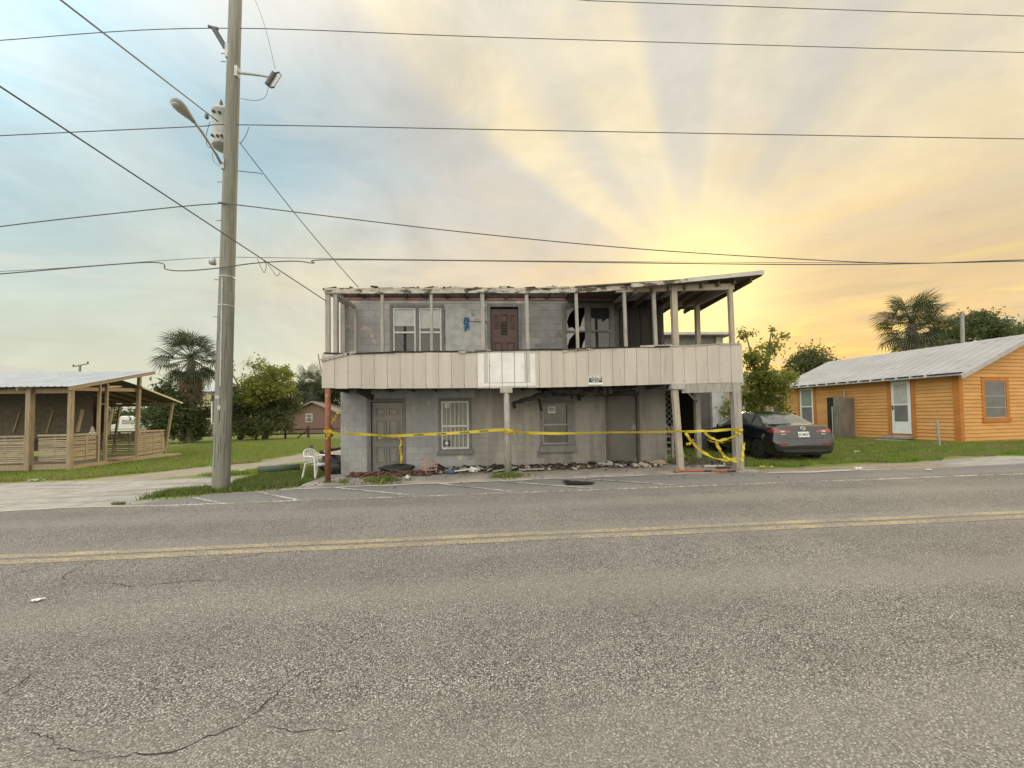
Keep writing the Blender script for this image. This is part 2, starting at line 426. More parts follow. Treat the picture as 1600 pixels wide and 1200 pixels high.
for (x0, y0, x1, y1) in ((-5.3, 9.15, -3.9, 8.08), (-3.75, 9.42, -1.55, 8.10), (-1.35, 9.5, .5, 8.1), (.1, 9.55, 2.2, 8.15), (2.3, 9.4, 4.0, 8.2), (-6.4, 8.75, -5.4, 8.08)):
    strip('stall_marking', [(x0+(x1-x0)*i/10, y0+(y1-y0)*i/10) for i in range(11)], .09, .005, m_stall)
# sand washed over the asphalt edge
m_sand = mat('white_sand', (.46, .43, .385), (.35, .325, .285), 4, .95, .4, c3=(.30, .28, .25), s3=14)
def blob_strip(name, line, wid, dz, m):
    up = []; dn = []
    for i, (x, y) in enumerate(line):
        wv = wid*(.5+.5*math.sin(math.pi*i/(len(line)-1)))*(.6+.8*rnd.random())
        up.append((x, y+wv/2)); dn.append((x, y-wv/2))
    return sheet(name, up+dn[::-1], dz, m)
blob_strip('sand_drift', [(-18+i*.35, 8.05+.10*math.sin(i*.5)) for i in range(34)], .16, .006, m_sand)
blob_strip('sand_drift', [(-4.9+i*.3, 9.36+.012*i-.006*max(0, i-12)+.03*math.sin(i*1.3)) for i in range(36)], .20, .004, m_sand)
blob_strip('sand_drift', [(6.9+i*.3, 9.25+.03*math.sin(i*1.1)) for i in range(12)], .22, .004, m_sand)
# cracks in the old asphalt
m_crack = mat('crack_dark', (.022, .02, .018), (.04, .036, .03), 30, .95)
def gp(px, py):
    d = ray(px, py); t = -H/(d.z-.009*d.x); q = CAM+d*t; return (q.x, q.y)
def crack(pix, wd):
    pts = [gp(*p) for p in pix]; out = []
    for a, c in zip(pts[:-1], pts[1:]):
        n = max(3, int(math.hypot(c[0]-a[0], c[1]-a[1])/.035))
        for k in range(n):
            f = k/n; out.append((a[0]+(c[0]-a[0])*f+rnd.uniform(-.014, .014), a[1]+(c[1]-a[1])*f+rnd.uniform(-.014, .014)))
    out.append(pts[-1])
    ww = [wd*rnd.uniform(.15, 1.0)*(math.sin(math.pi*min(1, max(.06, i/len(out))))**.5) for i in range(len(out))]
    strip('road_crack', out, ww, .003, m_crack)
crack([(500, 1035), (455, 1062), (430, 1085), (405, 1110), (372, 1135), (320, 1152), (285, 1172), (200, 1180), (110, 1188)], .011)
crack([(125, 912), (180, 912), (205, 917), (290, 908), (370, 906)], .012)
crack([(165, 865), (140, 880), (98, 900), (108, 908)], .012)
crack([(0, 1088), (30, 1070), (60, 1048)], .010)
crack([(410, 1132), (470, 1142), (540, 1140)], .006)
crack([(0, 905), (40, 892)], .015)
crack([(365, 872), (400, 868), (430, 858)], .015)
crack([(10, 1158), (50, 1140), (90, 1165), (160, 1180)], .008)

# ------------------------------------------------------------------ derelict two storey house
m_block = mat('block_paint_grey', (.31, .315, .325), (.235, .24, .25), 1.3, .85, .35, c3=(.45, .42, .37), s3=3.2, lo3=.62, hi3=.70, bscale=26, stretch=(1, 1, .55), objvar=.05)
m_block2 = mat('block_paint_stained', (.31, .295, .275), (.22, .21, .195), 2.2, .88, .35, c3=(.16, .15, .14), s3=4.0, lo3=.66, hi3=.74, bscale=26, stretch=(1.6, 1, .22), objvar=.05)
m_blocku = mat('block_paint_upper', (.31, .305, .31), (.25, .247, .255), 1.6, .85, .35, c3=(.40, .33, .30), s3=2.4, lo3=.55, hi3=.66, bscale=26, objvar=.05)
m_blocks = mat('block_paint_soot_shade', (.24, .237, .24), (.165, .163, .165), 1.4, .88, .35, c3=(.12, .115, .11), s3=2.0, lo3=.58, hi3=.72, bscale=26, objvar=.06)  # soot, with some shade from the roof mixed into the colour
m_blocke = mat('block_paint_smoke_shade', (.225, .212, .195), (.15, .142, .132), 2.2, .88, .35, c3=(.11, .105, .098), s3=3.0, lo3=.62, hi3=.74, bscale=26, stretch=(1.6, 1, .22), objvar=.05)  # smoke stain plus the shade under the deck, both in the colour
m_blockf = mat('block_paint_burnt_shade', (.105, .10, .097), (.065, .062, .06), 1.4, .9, .35, c3=(.17, .165, .16), s3=2.0, lo3=.60, hi3=.74, bscale=26, objvar=.08)  # burn marks, darkened further to paint in the porch roof's shade
m_core = mat('mortar_grey', (.25, .248, .245), (.20, .198, .195), 4, .9)
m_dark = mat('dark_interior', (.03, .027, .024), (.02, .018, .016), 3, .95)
m_char = mat('charred_wood', (.012, .011, .010), (.035, .03, .026), 9, .95, .8, c3=(.10, .085, .07), s3=14, lo3=.64, hi3=.74)
m_sid = mat('siding_beige', (.47, .43, .39), (.41, .375, .34), 1.5, .75, .15, c3=(.27, .24, .21), s3=4, lo3=.56, hi3=.82, stretch=(2.2, 1, .22), objvar=.06, bscale=60)
m_trim = mat('trim_dark_grey', (.115, .115, .12), (.15, .15, .15), 5, .8, .2)
m_white = mat('window_white', (.58, .57, .55), (.47, .46, .44), 6, .6)
m_postg = mat('post_weathered', (.34, .32, .295), (.25, .235, .215), 6, .85, .4, stretch=(3, 3, .5), c3=(.14, .125, .11), s3=12, lo3=.66, hi3=.74)
m_postl = mat('post_bare_wood', (.40, .35, .29), (.30, .26, .21), 6, .85, .4, stretch=(4, 4, .4), c3=(.18, .15, .12), s3=10, lo3=.64, hi3=.74)
m_rust = mat('rusty_steel', (.25, .085, .042), (.16, .06, .035), 7, .8, .4, c3=(.30, .16, .09), s3=5)
m_peel = mat('fascia_peeling', (.46, .43, .38), (.30, .27, .23), 5, .8, .4, c3=(.07, .06, .05), s3=5, lo3=.50, hi3=.58, stretch=(.7, 1, 2))
m_conc = mat('slab_concrete', (.30, .275, .245), (.22, .20, .18), 1.8, .9, .4, c3=(.13, .12, .105), s3=5, lo3=.6, hi3=.72, bscale=40)
m_glass = glass('pane_dark'); m_glassg = glass('pane_green', (.07, .085, .075), .08)
m_curt = mat('curtain_pale', (.26, .275, .245), (.18, .19, .17), 3, .9, stretch=(6, 1, .3))
m_red = mat('header_red', (.25, .125, .095), (.19, .10, .08), 6, .85)
YW, YF = 11.2, 9.85
hs = root('derelict_house', (.6, 11.2, .06), 'burnt grey two storey block house with beige balcony wrapped in yellow tape', 'house')
OPEN = [(-3.42, -2.40, .06, 2.12), (-1.45, -.50, .66, 2.13), (1.49, 2.54, .74, 2.02), (3.48, 4.46, .08, 2.23),
        (-2.80, -1.25, 3.35, 4.84), (.03, .97, 2.5, 4.86), (2.22, 3.77, 3.35, 4.90)]
XL, XR = -4.2, 5.30
def wall_boxes(mb, x0, x1, z0, z1, y0, y1, opens):
    xsb = sorted({x0, x1, *[o[0] for o in opens if x0 < o[0] < x1], *[o[1] for o in opens if x0 < o[1] < x1]})
    for a, c in zip(xsb[:-1], xsb[1:]):
        mid = (a+c)/2; cuts = sorted([(o[2], o[3]) for o in opens if o[0] < mid < o[1]]); z = z0
        for (p, q) in cuts:
            if p > z+1e-4: mb.box(a, c, y0, y1, z, p)
            z = max(z, q)
        if z < z1: mb.box(a, c, y0, y1, z, z1)
wb = MB(); wall_boxes(wb, XL, XR, -.1, 5.0, YW, YW+.2, OPEN)
wall = wb.build('wall', m_core, hs)
sb = MB(); sb.box(XL, XL+.2, YW+.2, 17.3, -.1, 5.0)
sb.box(XR-.2, XR, YW+.2, 17.3, -.1, 5.0); sb.box(XL, XR, 17.1, 17.3, -.1, 5.0)
sb.build('side_wall', m_blocku, hs)
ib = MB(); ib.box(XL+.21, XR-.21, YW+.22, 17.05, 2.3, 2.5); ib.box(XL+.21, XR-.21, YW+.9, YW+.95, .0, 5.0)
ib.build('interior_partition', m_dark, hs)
MB().box(XL-.1, XR+.1, YW-.06, 17.5, 5.07, 5.22).build('roof', m_char, hs)
MB().box(XL, XR, YW-.035, YW, 5.0, 5.06).build('header_board', m_red, hs)
# painted concrete blocks, each its own piece
bw, bh, bj = .40, .20, .006
full = MB(); full.box(-bw/2+bj/2, bw/2-bj/2, -.010, .004, -bh/2+bj/2, bh/2-bj/2)
fullme = {}
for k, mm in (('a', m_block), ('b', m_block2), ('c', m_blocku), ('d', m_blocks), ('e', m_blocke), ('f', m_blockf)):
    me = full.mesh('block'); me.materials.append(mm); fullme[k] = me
nblk = 0; extra = MB(); extra2 = MB(); extra3 = MB()
def courses(z0, z1, mats):
    global nblk
    i = 0; z = z0
    while z < z1-.05:
        zt = min(z+bh, z1)
        x = XL - (bw/2 if i % 2 else 0)
        while x < XR:
            a, c = max(x, XL), min(x+bw, XR)
            segs = [(a, c)]
            for o in OPEN:
                if o[2] < zt-.02 and o[3] > z+.02:
                    ns = []
                    for p, q in segs:
                        if o[1] <= p or o[0] >= q: ns.append((p, q)); continue
                        if o[0] > p: ns.append((p, o[0]))
                        if o[1] < q: ns.append((o[1], q))
                    segs = ns
            for p, q in segs:
                if q-p < .06: continue
                cx = (p+q)/2; key = mats(cx)
                jz = rnd.uniform(-.0015, .0015)
                if nblk < 298:
                    nblk += 1
                    if q-p > bw-.01 and zt-z > bh-.01:
                        inst('block', fullme[key], hs, Matrix.Translation((cx, YW+jz, (z+zt)/2)))
                    else:
                        MB().box(p+bj/2, q-bj/2, YW-.010+jz, YW+.004, z+bj/2, zt-bj/2).build('block', fullme[key].materials[0], hs)
                else:
                    ({'c': extra, 'd': extra2}.get(key, extra3)).box(p+bj/2, q-bj/2, YW-.010+jz, YW+.004, z+bj/2, zt-bj/2)
            x += bw
        z += bh; i += 1
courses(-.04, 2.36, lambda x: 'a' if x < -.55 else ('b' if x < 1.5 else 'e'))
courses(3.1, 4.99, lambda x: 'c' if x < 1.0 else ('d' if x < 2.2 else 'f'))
o = extra.build('block_courses', m_blocku, hs); o['kind'] = 'stuff'
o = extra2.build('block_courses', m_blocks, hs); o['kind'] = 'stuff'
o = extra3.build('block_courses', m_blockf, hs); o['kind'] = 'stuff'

def panel_door(x0, x1, z0, z1, y, m, panels, label, knob=None):
    d = MB().box(x0, x1, y, y+.045, z0, z1).build('door', m, hs, bevel=.004); d['label'] = label
    W, Hh = x1-x0, z1-z0
    for (a, c, p, q) in panels:
        X0, X1, Z0, Z1 = x0+a*W, x0+c*W, z0+p*Hh, z0+q*Hh
        pb = MB()
        # raised field inside a moulded frame
        fr = .022
        pb.box(X0, X1, y-.024, y, Z0, Z0+fr); pb.box(X0, X1, y-.024, y, Z1-fr, Z1)
        pb.box(X0, X0+fr, y-.024, y, Z0+fr, Z1-fr); pb.box(X1-fr, X1, y-.024, y, Z0+fr, Z1-fr)
        e = .05
        pb.hexa([(X0+fr+.015, y, Z0+fr+.015), (X1-fr-.015, y, Z0+fr+.015), (X1-e-.02, y-.020, Z0+e+.02), (X0+e+.02, y-.020, Z0+e+.02),
                 (X0+fr+.015, y, Z1-fr-.015), (X1-fr-.015, y, Z1-fr-.015), (X1-e-.02, y-.020, Z1-e-.02), (X0+e+.02, y-.020, Z1-e-.02)])
        pb.build('panel', m, d)
    if knob:
        kx, kz = knob
        MB().lathe([(.0, -.065), (.022, -.062), (.028, -.048), (.022, -.032), (.010, -.028), (.010, -.012), (.026, -.010), (.026, 0)], (kx, y, kz), 12, 'y').build('knob', mat('knob_metal', (.45, .43, .40), None, 3, .3, metal=.9), d, True)
    return d
six = [(.12, .46, .80, .93), (.54, .88, .80, .93), (.12, .46, .43, .75), (.54, .88, .43, .75), (.12, .46, .10, .36), (.54, .88, .10, .36)]
m_dgrey = mat('door_grey_taupe', (.15, .142, .134), (.20, .187, .172), 1.2, .6, .1, c3=(.12, .15, .19), s3=2.0, lo3=.6, hi3=.7)
panel_door(-3.34, -2.48, .07, 2.04, YW+.05, m_dgrey, six, 'grey six panel front door', (-2.56, 1.02))
m_dbrown = mat('door_dark_brown', (.075, .042, .036), (.055, .03, .027), 4, .55, .2)
pan8 = [(.10, .30, .74, .92), (.36, .64, .80, .93), (.70, .90, .74, .92), (.10, .44, .42, .56), (.56, .90, .42, .56), (.10, .44, .08, .36), (.56, .90, .08, .36)]
ud = panel_door(.10, .90, 2.52, 4.76, YW+.05, m_dbrown, pan8, 'brown carved upstairs door', None)
gr = MB()
for k in range(4): gr.box(.40+k*.055, .415+k*.055, YW+.025, YW+.045, 4.0, 4.36)
for k in range(5): gr.box(.40, .58, YW+.026, YW+.044, 4.0+k*.086, 4.015+k*.086)
gr.build('peephole_grille', m_char, ud)
m_dflat = mat('door_flat_brown', (.11, .10, .092), (.085, .078, .072), 1.5, .6, .1, c3=(.24, .22, .195), s3=1.6, lo3=.58, hi3=.75)
fd = MB().box(3.55, 4.40, YW+.06, YW+.105, .09, 2.16).build('door', m_dflat, hs, bevel=.004); fd['label'] = 'flat brown steel door'
MB().lathe([(.0, -.05), (.03, -.045), (.03, -.01), (.03, 0)], (3.62, YW+.06, 1.05), 12, 'y').build('knob', MATS['knob_metal'], fd, True)
MB().box(3.60, 3.68, YW+.054, YW+.06, .78, .82).build('latch_tag', mat('tag_red', (.45, .05, .03)), fd)
# door frames
def door_frame(x0, x1, z0, z1, t, m, y=YW-.03, name='door_frame'):
    b = MB(); b.box(x0, x0+t, y, YW+.12, z0, z1); b.box(x1-t, x1, y, YW+.12, z0, z1); b.box(x0+t, x1-t, y, YW+.12, z1-t, z1)
    return b.build(name, m, hs, bevel=.004)
door_frame(-3.44, -2.38, .06, 2.14, .085, m_trim); door_frame(.0, 1.0, 2.5, 4.89, .09, m_trim); door_frame(3.46, 4.48, .06, 2.25, .075, mat('frame_brown', (.085, .075, .07), (.06, .055, .05), 4, .8))
bl = MB().box(-3.475, -3.445, YW-.025, YW-.014, .06, 2.16); bl.build('door_casing', mat('casing_blue', (.12, .17, .22), (.2, .22, .24), 6, .8), hs)

def window(x0, x1, z0, z1, units, trim, label, broken=False, blind=None, bars=0, frame=m_white, pane=m_glass, mid=.48, curtain=None):
    y = YW-.03
    t = .08
    b = MB(); b.box(x0, x0+t, y, YW+.1, z0, z1); b.box(x1-t, x1, y, YW+.1, z0, z1); b.box(x0+t, x1-t, y, YW+.1, z1-t, z1); b.box(x0+t, x1-t, y, YW+.1, z0, z0+.03)
    wd = (x1-x0-2*t - (units-1)*.09)/units
    for k in range(1, units): b.box(x0+t+k*wd+(k-1)*.09, x0+t+k*wd+k*.09, y, YW+.1, z0+.03, z1-t)
    wo = b.build('window', trim, hs, bevel=.004); wo['label'] = label
    for k in range(units):
        a = x0+t+k*(wd+.09); c = a+wd; p, q = z0+.03, z1-t; zm = p+(q-p)*mid
        fr = .045; yb, yt = YW+.03, YW+.0
        s2 = MB(); s2.box(a, a+fr, yt, yb+.03, p, q); s2.box(c-fr, c, yt, yb+.03, p, q); s2.box(a+fr, c-fr, yt, yb+.03, q-fr, q); s2.box(a+fr, c-fr, yt, yb+.03, p, p+fr); s2.box(a+fr, c-fr, yt-.01, yb+.02, zm-.025, zm+.025)
        s2.build('sash', frame, wo)
        if broken and k == 0:
            # jagged remains of the panes
            for (r0, r1) in ((p+fr, zm-.025), (zm+.025, q-fr)):
                A, B_ = a+fr, c-fr; hh = r1-r0; ww = B_-A
                for poly in ([(A, r0), (A+ww*.5, r0), (A+ww*.3, r0+hh*.16), (A+ww*.12, r0+hh*.1), (A, r0+hh*.5)],
                             [(B_, r0), (B_, r0+hh*.75), (B_-ww*.13, r0+hh*.5), (B_-ww*.22, r0+hh*.2), (B_-ww*.45, r0+hh*.06), (B_-ww*.4, r0)],
                             [(A, r1), (A, r1-hh*.7), (A+ww*.16, r1-hh*.3), (A+ww*.36, r1-hh*.12), (A+ww*.5, r1)]):
                    MB().prism([(x, yb+.005, z) for x, z in poly], (0, .004, 0)).build('glass_shard', mat('shard_glass', (.30, .31, .31), (.2, .2, .2), 9, .15), wo)
        else:
            MB().box(a+fr, c-fr, yb, yb+.004, p+fr, zm-.025).build('pane', pane, wo)
            MB().box(a+fr, c-fr, yb+.01, yb+.014, zm+.025, q-fr).build('pane', pane, wo)
        if blind:
            f, mm = blind[k]
            if f > 0: MB().box(a+fr, c-fr, yb-.006, yb-.002, q-fr-(q-fr-zm)*f, q-fr).build('blind', mm, wo)
        if curtain:
            cu = MB(); n = 22; vs = []
            for i in range(n+1):
                x = a+fr+(c-a-2*fr)*i/n
                vs += [(x, yb-.006+.003*math.sin(i*1.9), p+fr), (x, yb-.006+.003*math.sin(i*1.9), q-fr)]
            cu.add(vs, [(2*i, 2*i+2, 2*i+3, 2*i+1) for i in range(n)]); cu.build('curtain', curtain, wo, fix=False)
        for i in range(bars):
            xx = a+fr+(c-a-2*fr)*(i+1)/(bars+1)
            MB().tube([(xx, YW-.012, p), (xx, YW-.012, q)], .011, 6).build('bar', m_white, wo)
    return wo
w1 = window(-1.45, -.50, .64, 2.13, 1, m_trim, 'barred downstairs window with pale curtain', bars=5, curtain=m_curt, pane=m_glassg)
MB().hexa([(-1.50, YW-.10, .52), (-.45, YW-.10, .52), (-.45, YW, .52), (-1.50, YW, .52), (-1.47, YW-.07, .64), (-.48, YW-.07, .64), (-.48, YW, .66), (-1.47, YW, .66)]).build('sill', m_trim, w1)
MB().box(-1.32, -1.12, YW-.004, YW-.001, .76, .92).build('sticker', mat('sticker_dark', (.04, .05, .07), None), w1)
MB().lathe([(.0, 0), (.05, .0), (.05, .004), (0, .004)], (-1.22, YW-.010, .84), 12, 'y').build('sticker_mark', m_white, w1)
MB().box(-1.27, -1.13, YW-.004, YW-.001, 1.86, 2.0).build('sticker', m_white, w1)
m_pl = mat('board_grey', (.27, .26, .24), (.21, .20, .185), 3, .8)
w2 = window(1.49, 2.54, .72, 2.02, 1, mat('trim_mid_grey', (.17, .165, .16), (.13, .125, .12), 5, .8), 'dull downstairs window under the fallen soffit', frame=m_pl, pane=mat('pane_dusty', (.105, .10, .092), (.075, .072, .066), 3, .25), curtain=None)
MB().box(2.30, 2.47, YW-.045, YW-.031, .74, 1.98).build('shutter_board', m_trim, w2)
MB().hexa([(1.46, YW-.09, .52), (2.56, YW-.09, .52), (2.56, YW, .52), (1.46, YW, .52), (1.48, YW-.05, .70), (2.54, YW-.05, .70), (2.54, YW, .72), (1.48, YW, .72)]).build('sill', MATS['trim_mid_grey'], w2)
pb = MB(); pb.box(1.74, 1.96, YW-.005, YW-.002, 1.66, 1.86); pb.build('notice', m_white, w2); MB().box(1.77, 1.93, YW-.008, YW-.006, 1.70, 1.83).build('notice_face', m_pl, w2)
m_blind = mat('blind_white', (.45, .45, .45), (.36, .36, .37), 4, .8)
window(-2.80, -1.25, 3.3, 4.86, 2, m_trim, 'upstairs double window with white sashes and blinds', blind=[(.72, m_blind), (.82, m_blind)], mid=.50)
window(2.22, 3.77, 3.3, 4.91, 2, m_trim, 'smashed upstairs double window', broken=True, frame=mat('frame_soot_shade', (.19, .185, .18), (.10, .095, .09), 6, .7), mid=.5)  # frame colour holds soot and the shade of the porch
# plastic sheeting and junk on the upstairs wall
m_plas = mat('plastic_sheet', (.33, .335, .34), (.25, .26, .27), 5, .35, .5, bdist=.02)
ps = MB(); n = 9; vs = []
for j in range(n+1):
    for i in range(n+1):
        x = -1.22+1.13*i/n; z = 3.45+1.35*j/n - (.25*(i/n)**2 if j == n else 0)
        vs.append((x+.02*rnd.random(), YW-.04-.035*rnd.random(), z))
ps.add(vs, [(j*(n+1)+i, j*(n+1)+i+1, (j+1)*(n+1)+i+1, (j+1)*(n+1)+i) for j in range(n) for i in range(n) if not (i > 5 and j > 6)]); ps.build('plastic_sheet', m_plas, hs, True)
rb = MB()
for k in range(6):
    x = -.66+.022*k; L = rnd.uniform(.18, .48); vs = []
    for i in range(6):
        f = i/5; vs += [(x-.02+.015*math.sin(i*2+k), YW-.10-.02*math.sin(i*1.7+k*2), 4.46-L*f), (x+.02+.012*math.sin(i*2.6+k), YW-.10-.02*math.cos(i*1.3+k), 4.46-L*f+.01)]
    rb.add(vs, [(2*i, 2*i+2, 2*i+3, 2*i+1) for i in range(5)])
rb.build('blue_rag', mat('rag_blue', (.05, .14, .27), (.03, .09, .18), 20, .8), hs, fix=False)
MB().tube([(-.55, YW-.06, 4.36), (.0, YW-.06, 4.36)], .018, 6).build('conduit', m_trim, hs)
MB().tube([(-.55, YW-.05, 4.36), (-.3, YW-.06, 4.42), (-.1, YW-.05, 4.55), (-.02, YW-.05, 4.8)], .008, 5).build('cable', m_char, hs)
# plywood added at the right end upstairs, near-black for soot plus the bay's shade
for k in range(4): MB().box(3.92+.32*k, 4.225+.32*k, YW-.06, YW-.02, 2.6, 5.0).build('soot_shade_board', mat('soot_shade_ply', (.034, .030, .028), (.02, .018, .017), 3, .9, stretch=(4, 1, .4), objvar=.2), hs)

# porch slab, deck, joists
b = MB(); b.hexa([(-4.55, 9.62, -.15), (6.95, 9.55, -.05), (6.95, 11.2, -.05), (-4.55, 11.2, -.15), (-4.55, 9.62, .012), (6.95, 9.55, .085), (6.95, 11.2, .115), (-4.55, 11.2, .025)])
slab = b.build('porch_slab', m_conc, hs, bevel=.01)
MB().box(-4.12, 6.75, YF+.05, YW-.02, 2.40, 2.46).build('deck', m_char, hs)
for k in range(18):
    x = -4.0+k*.62
    MB().box(x, x+.045, YF+.12, YW-.02, 2.32, 2.398).build('joist', mat('joist_grey', (.12, .11, .10), (.08, .07, .065), 5, .9), hs)
MB().bar((-4.1, YF+.09, 2.40), (5.0, YF+.09, 2.40), .05, .09).build('rim_beam', mat('joist_grey', (.1, .1, .1)), hs)
def pz(x, top):   # sagging lines of the balcony front
    f = (x+4.15)/10.95
    return (3.22+.05*f+.14*f*f+.012*math.sin(x*2.3)) if top else (2.36-.09*math.sin(math.pi*min(1, f*1.1))*.6+.03*f)
# balcony siding, one board at a time
nb = 34; bwid = 10.95/nb
par = MB().bar((-4.12, YF+.045, 2.9), (6.75, YF+.045, 3.0), .04, .09).build('balcony_front', m_postg, hs)
seams = [-4.15+bwid*k for k in range(nb+1)]
for k in range(nb):
    a, c = seams[k]+.004, seams[k+1]-.004
    y = YF-.012+rnd.uniform(-.004, .004); dzb = rnd.uniform(-.006, .006)
    o = MB().hexa([(a, y, pz(a, 0)+dzb), (c, y, pz(c, 0)+dzb), (c, y+.02, pz(c, 0)+dzb), (a, y+.02, pz(a, 0)+dzb),
               (a, y, pz(a, 1)), (c, y, pz(c, 1)), (c, y+.02, pz(c, 1)), (a, y+.02, pz(a, 1))]).build('siding_board', m_sid, par, bevel=.003)
for k in range(nb):
    nl = MB()
    for zf in (.08, .5, .93):
        for xf in (.12, .88):
            x = seams[k]+bwid*xf; z = pz(x, 0)+(pz(x, 1)-pz(x, 0))*zf+rnd.uniform(-.02, .02)
            nl.box(x-.005, x+.005, YF-.019, YF-.012, z-.005, z+.005)
    nl.build('nail_row', m_rust, par)
bk = MB()
for k in range(nb): bk.box(seams[k]+.03, seams[k]+bwid-.03, YF+.012, YF+.022, pz(seams[k], 0)+.05, pz(seams[k], 1)-.02)
bk.build('backing', m_char, par)
for sx, ln in ((-4.15, 4), (6.80, 4)):
    for k in range(ln):
        y0 = YF+.02+k*.33
        MB().box(sx-.01, sx+.01, y0, y0+.322, pz(sx, 0), pz(sx, 1)-.01).build('side_siding_board', m_sid, par)
# charred broken capping along the top of the balcony front
x = -4.1
while x < 6.7:
    L = rnd.uniform(.5, 1.5); x1 = min(6.75, x+L)
    mm = m_char if x < 4.2 else m_postg
    z0_, z1_ = pz(x, 1)+.012, pz(x1, 1)+.012
    MB().bar((x, YF+.02+rnd.uniform(-.02, .02), z0_+rnd.uniform(-.01, .02)), (x1, YF+.02+rnd.uniform(-.02, .02), z1_+rnd.uniform(-.01, .02)), .09, rnd.uniform(.02, .045)).build('capping', mm, hs)
    x = x1-.05
for (a, c, dz_) in ((-.75, .1, .0), (1.95, 2.75, -.02), (4.0, 5.0, .03)):
    MB().bar((a, YF-.03, pz(a, 1)+.0+dz_), (c, YF-.02, pz(c, 1)+.02+dz_), .02, .05).build('peeling_strip', m_peel, hs)
MB().bar((-4.16, YF-.035, 3.06), (-3.30, YF-.03, 3.27), .02, .07).build('loose_board', m_postg, hs)
MB().bar((-4.24, YF+.0, 3.22), (-4.17, YF+.02, 2.75), .02, .03).build('loose_board', m_postg, hs)
# white painted-over patch
m_wp = mat('whitewash', (.66, .66, .665), (.58, .58, .59), 3, .6, c3=(.44, .42, .40), s3=8, lo3=.64, hi3=.72)
wp = MB()
def patch(x0, x1, z0, z1):
    for k in range(nb):
        a, c = max(x0, seams[k]+.007), min(x1, seams[k+1]-.007)
        if c-a > .01: wp.box(a, c, YF-.020, YF-.0165, z0, z1)
patch(-.26, -.10, 2.36, 3.20); patch(1.08, 1.22, 2.36, 3.19); patch(-.10, 1.08, 2.36, 2.44); patch(.0, .94, 2.46, 3.22)
wp.build('whitewash_patch', m_wp, hs)

# uprights of the balcony
def post(x, y, z0, z1, wx, wy, m, name='upright', lean=0.0):
    return MB().bar((x, y, z0), (x+lean, y, z1), wx, wy, up=(0, 1, 0)).build(name, m, hs, bevel=.006)
for (x, wx, z1, ln) in ((-4.02, .11, 4.80, .0), (-3.83, .10, 4.78, .0), (-2.66, .075, 4.80, -.01), (-1.43, .07, 4.80, .0), (-.11, .10, 4.84, -.01), (1.05, .09, 4.84, -.02), (2.37, .075, 4.86, -.03), (3.66, .08, 4.94, -.03), (4.48, .09, 4.86, -.05)):
    post(x, YF+.06, 2.5, z1, wx, .08, m_postg, lean=ln)
post(5.01, YF+.06, 2.5, 4.98, .15, .13, m_postl, lean=-.03); post(6.58, YF+.06, 2.5, 5.02, .11, .11, m_postl, lean=-.03)
post(6.55, 11.55, 2.4, 5.0, .13, .13, m_postl); post(-4.05, 10.55, 2.5, 4.85, .09, .08, m_postg); post(-4.05, 11.08, 2.5, 4.92, .08, .08, m_postg)
post(-3.72, 11.05, 2.5, 4.72, .07, .07, m_postg)
MB().bar((-3.98, YF+.1, 4.80), (-4.0, YW-.02, 4.86), .05, .12).build('side_beam', m_postg, hs)
MB().bar((-3.80, YF+.1, 4.74), (-3.74, YW-.1, 4.74), .05, .10).build('side_beam', m_postg, hs)
# peeling fascia in several lengths
fx = [-4.08, -2.72, -1.45, -.1, 1.08, 2.38, 3.1, 3.7]
fzz = [4.815, 4.82, 4.825, 4.85, 4.845, 4.865, 4.90, 4.97]
for i in range(len(fx)-1):
    mm = m_peel
    MB().bar((fx[i]+.004, YF+rnd.uniform(-.01, .01), fzz[i]+rnd.uniform(-.012, .012)), (fx[i+1]-.004, YF+rnd.uniform(-.01, .01), fzz[i+1]+rnd.uniform(-.012, .012)), .04, .14).build('fascia_board', mm, hs)
for i in range(26):
    x = -4+rnd.random()*7.8; zt = 4.9+.012*max(0, x)+ (.08*max(0, x-2.4))
    MB().obox((x, YF+rnd.uniform(-.03, .05), zt+rnd.uniform(-.015, .02)), (rnd.uniform(.08, .35), rnd.uniform(.02, .06), rnd.uniform(.015, .05)), Matrix.Rotation(rnd.uniform(-.2, .2), 3, 'Y')).build('splinter', m_char if rnd.random() < .5 else m_peel, hs)
# charred rafters of the burnt porch roof
for k in range(11):
    x = -3.6+k*.6+rnd.uniform(-.1, .1); L = rnd.uniform(.25, 1.1)
    MB().bar((x, YW-.02, 5.1), (x+rnd.uniform(-.05, .05), YW-L, 5.08-.06*L+rnd.uniform(-.06, .02)), .05, .12).build('charred_rafter', m_char, hs)
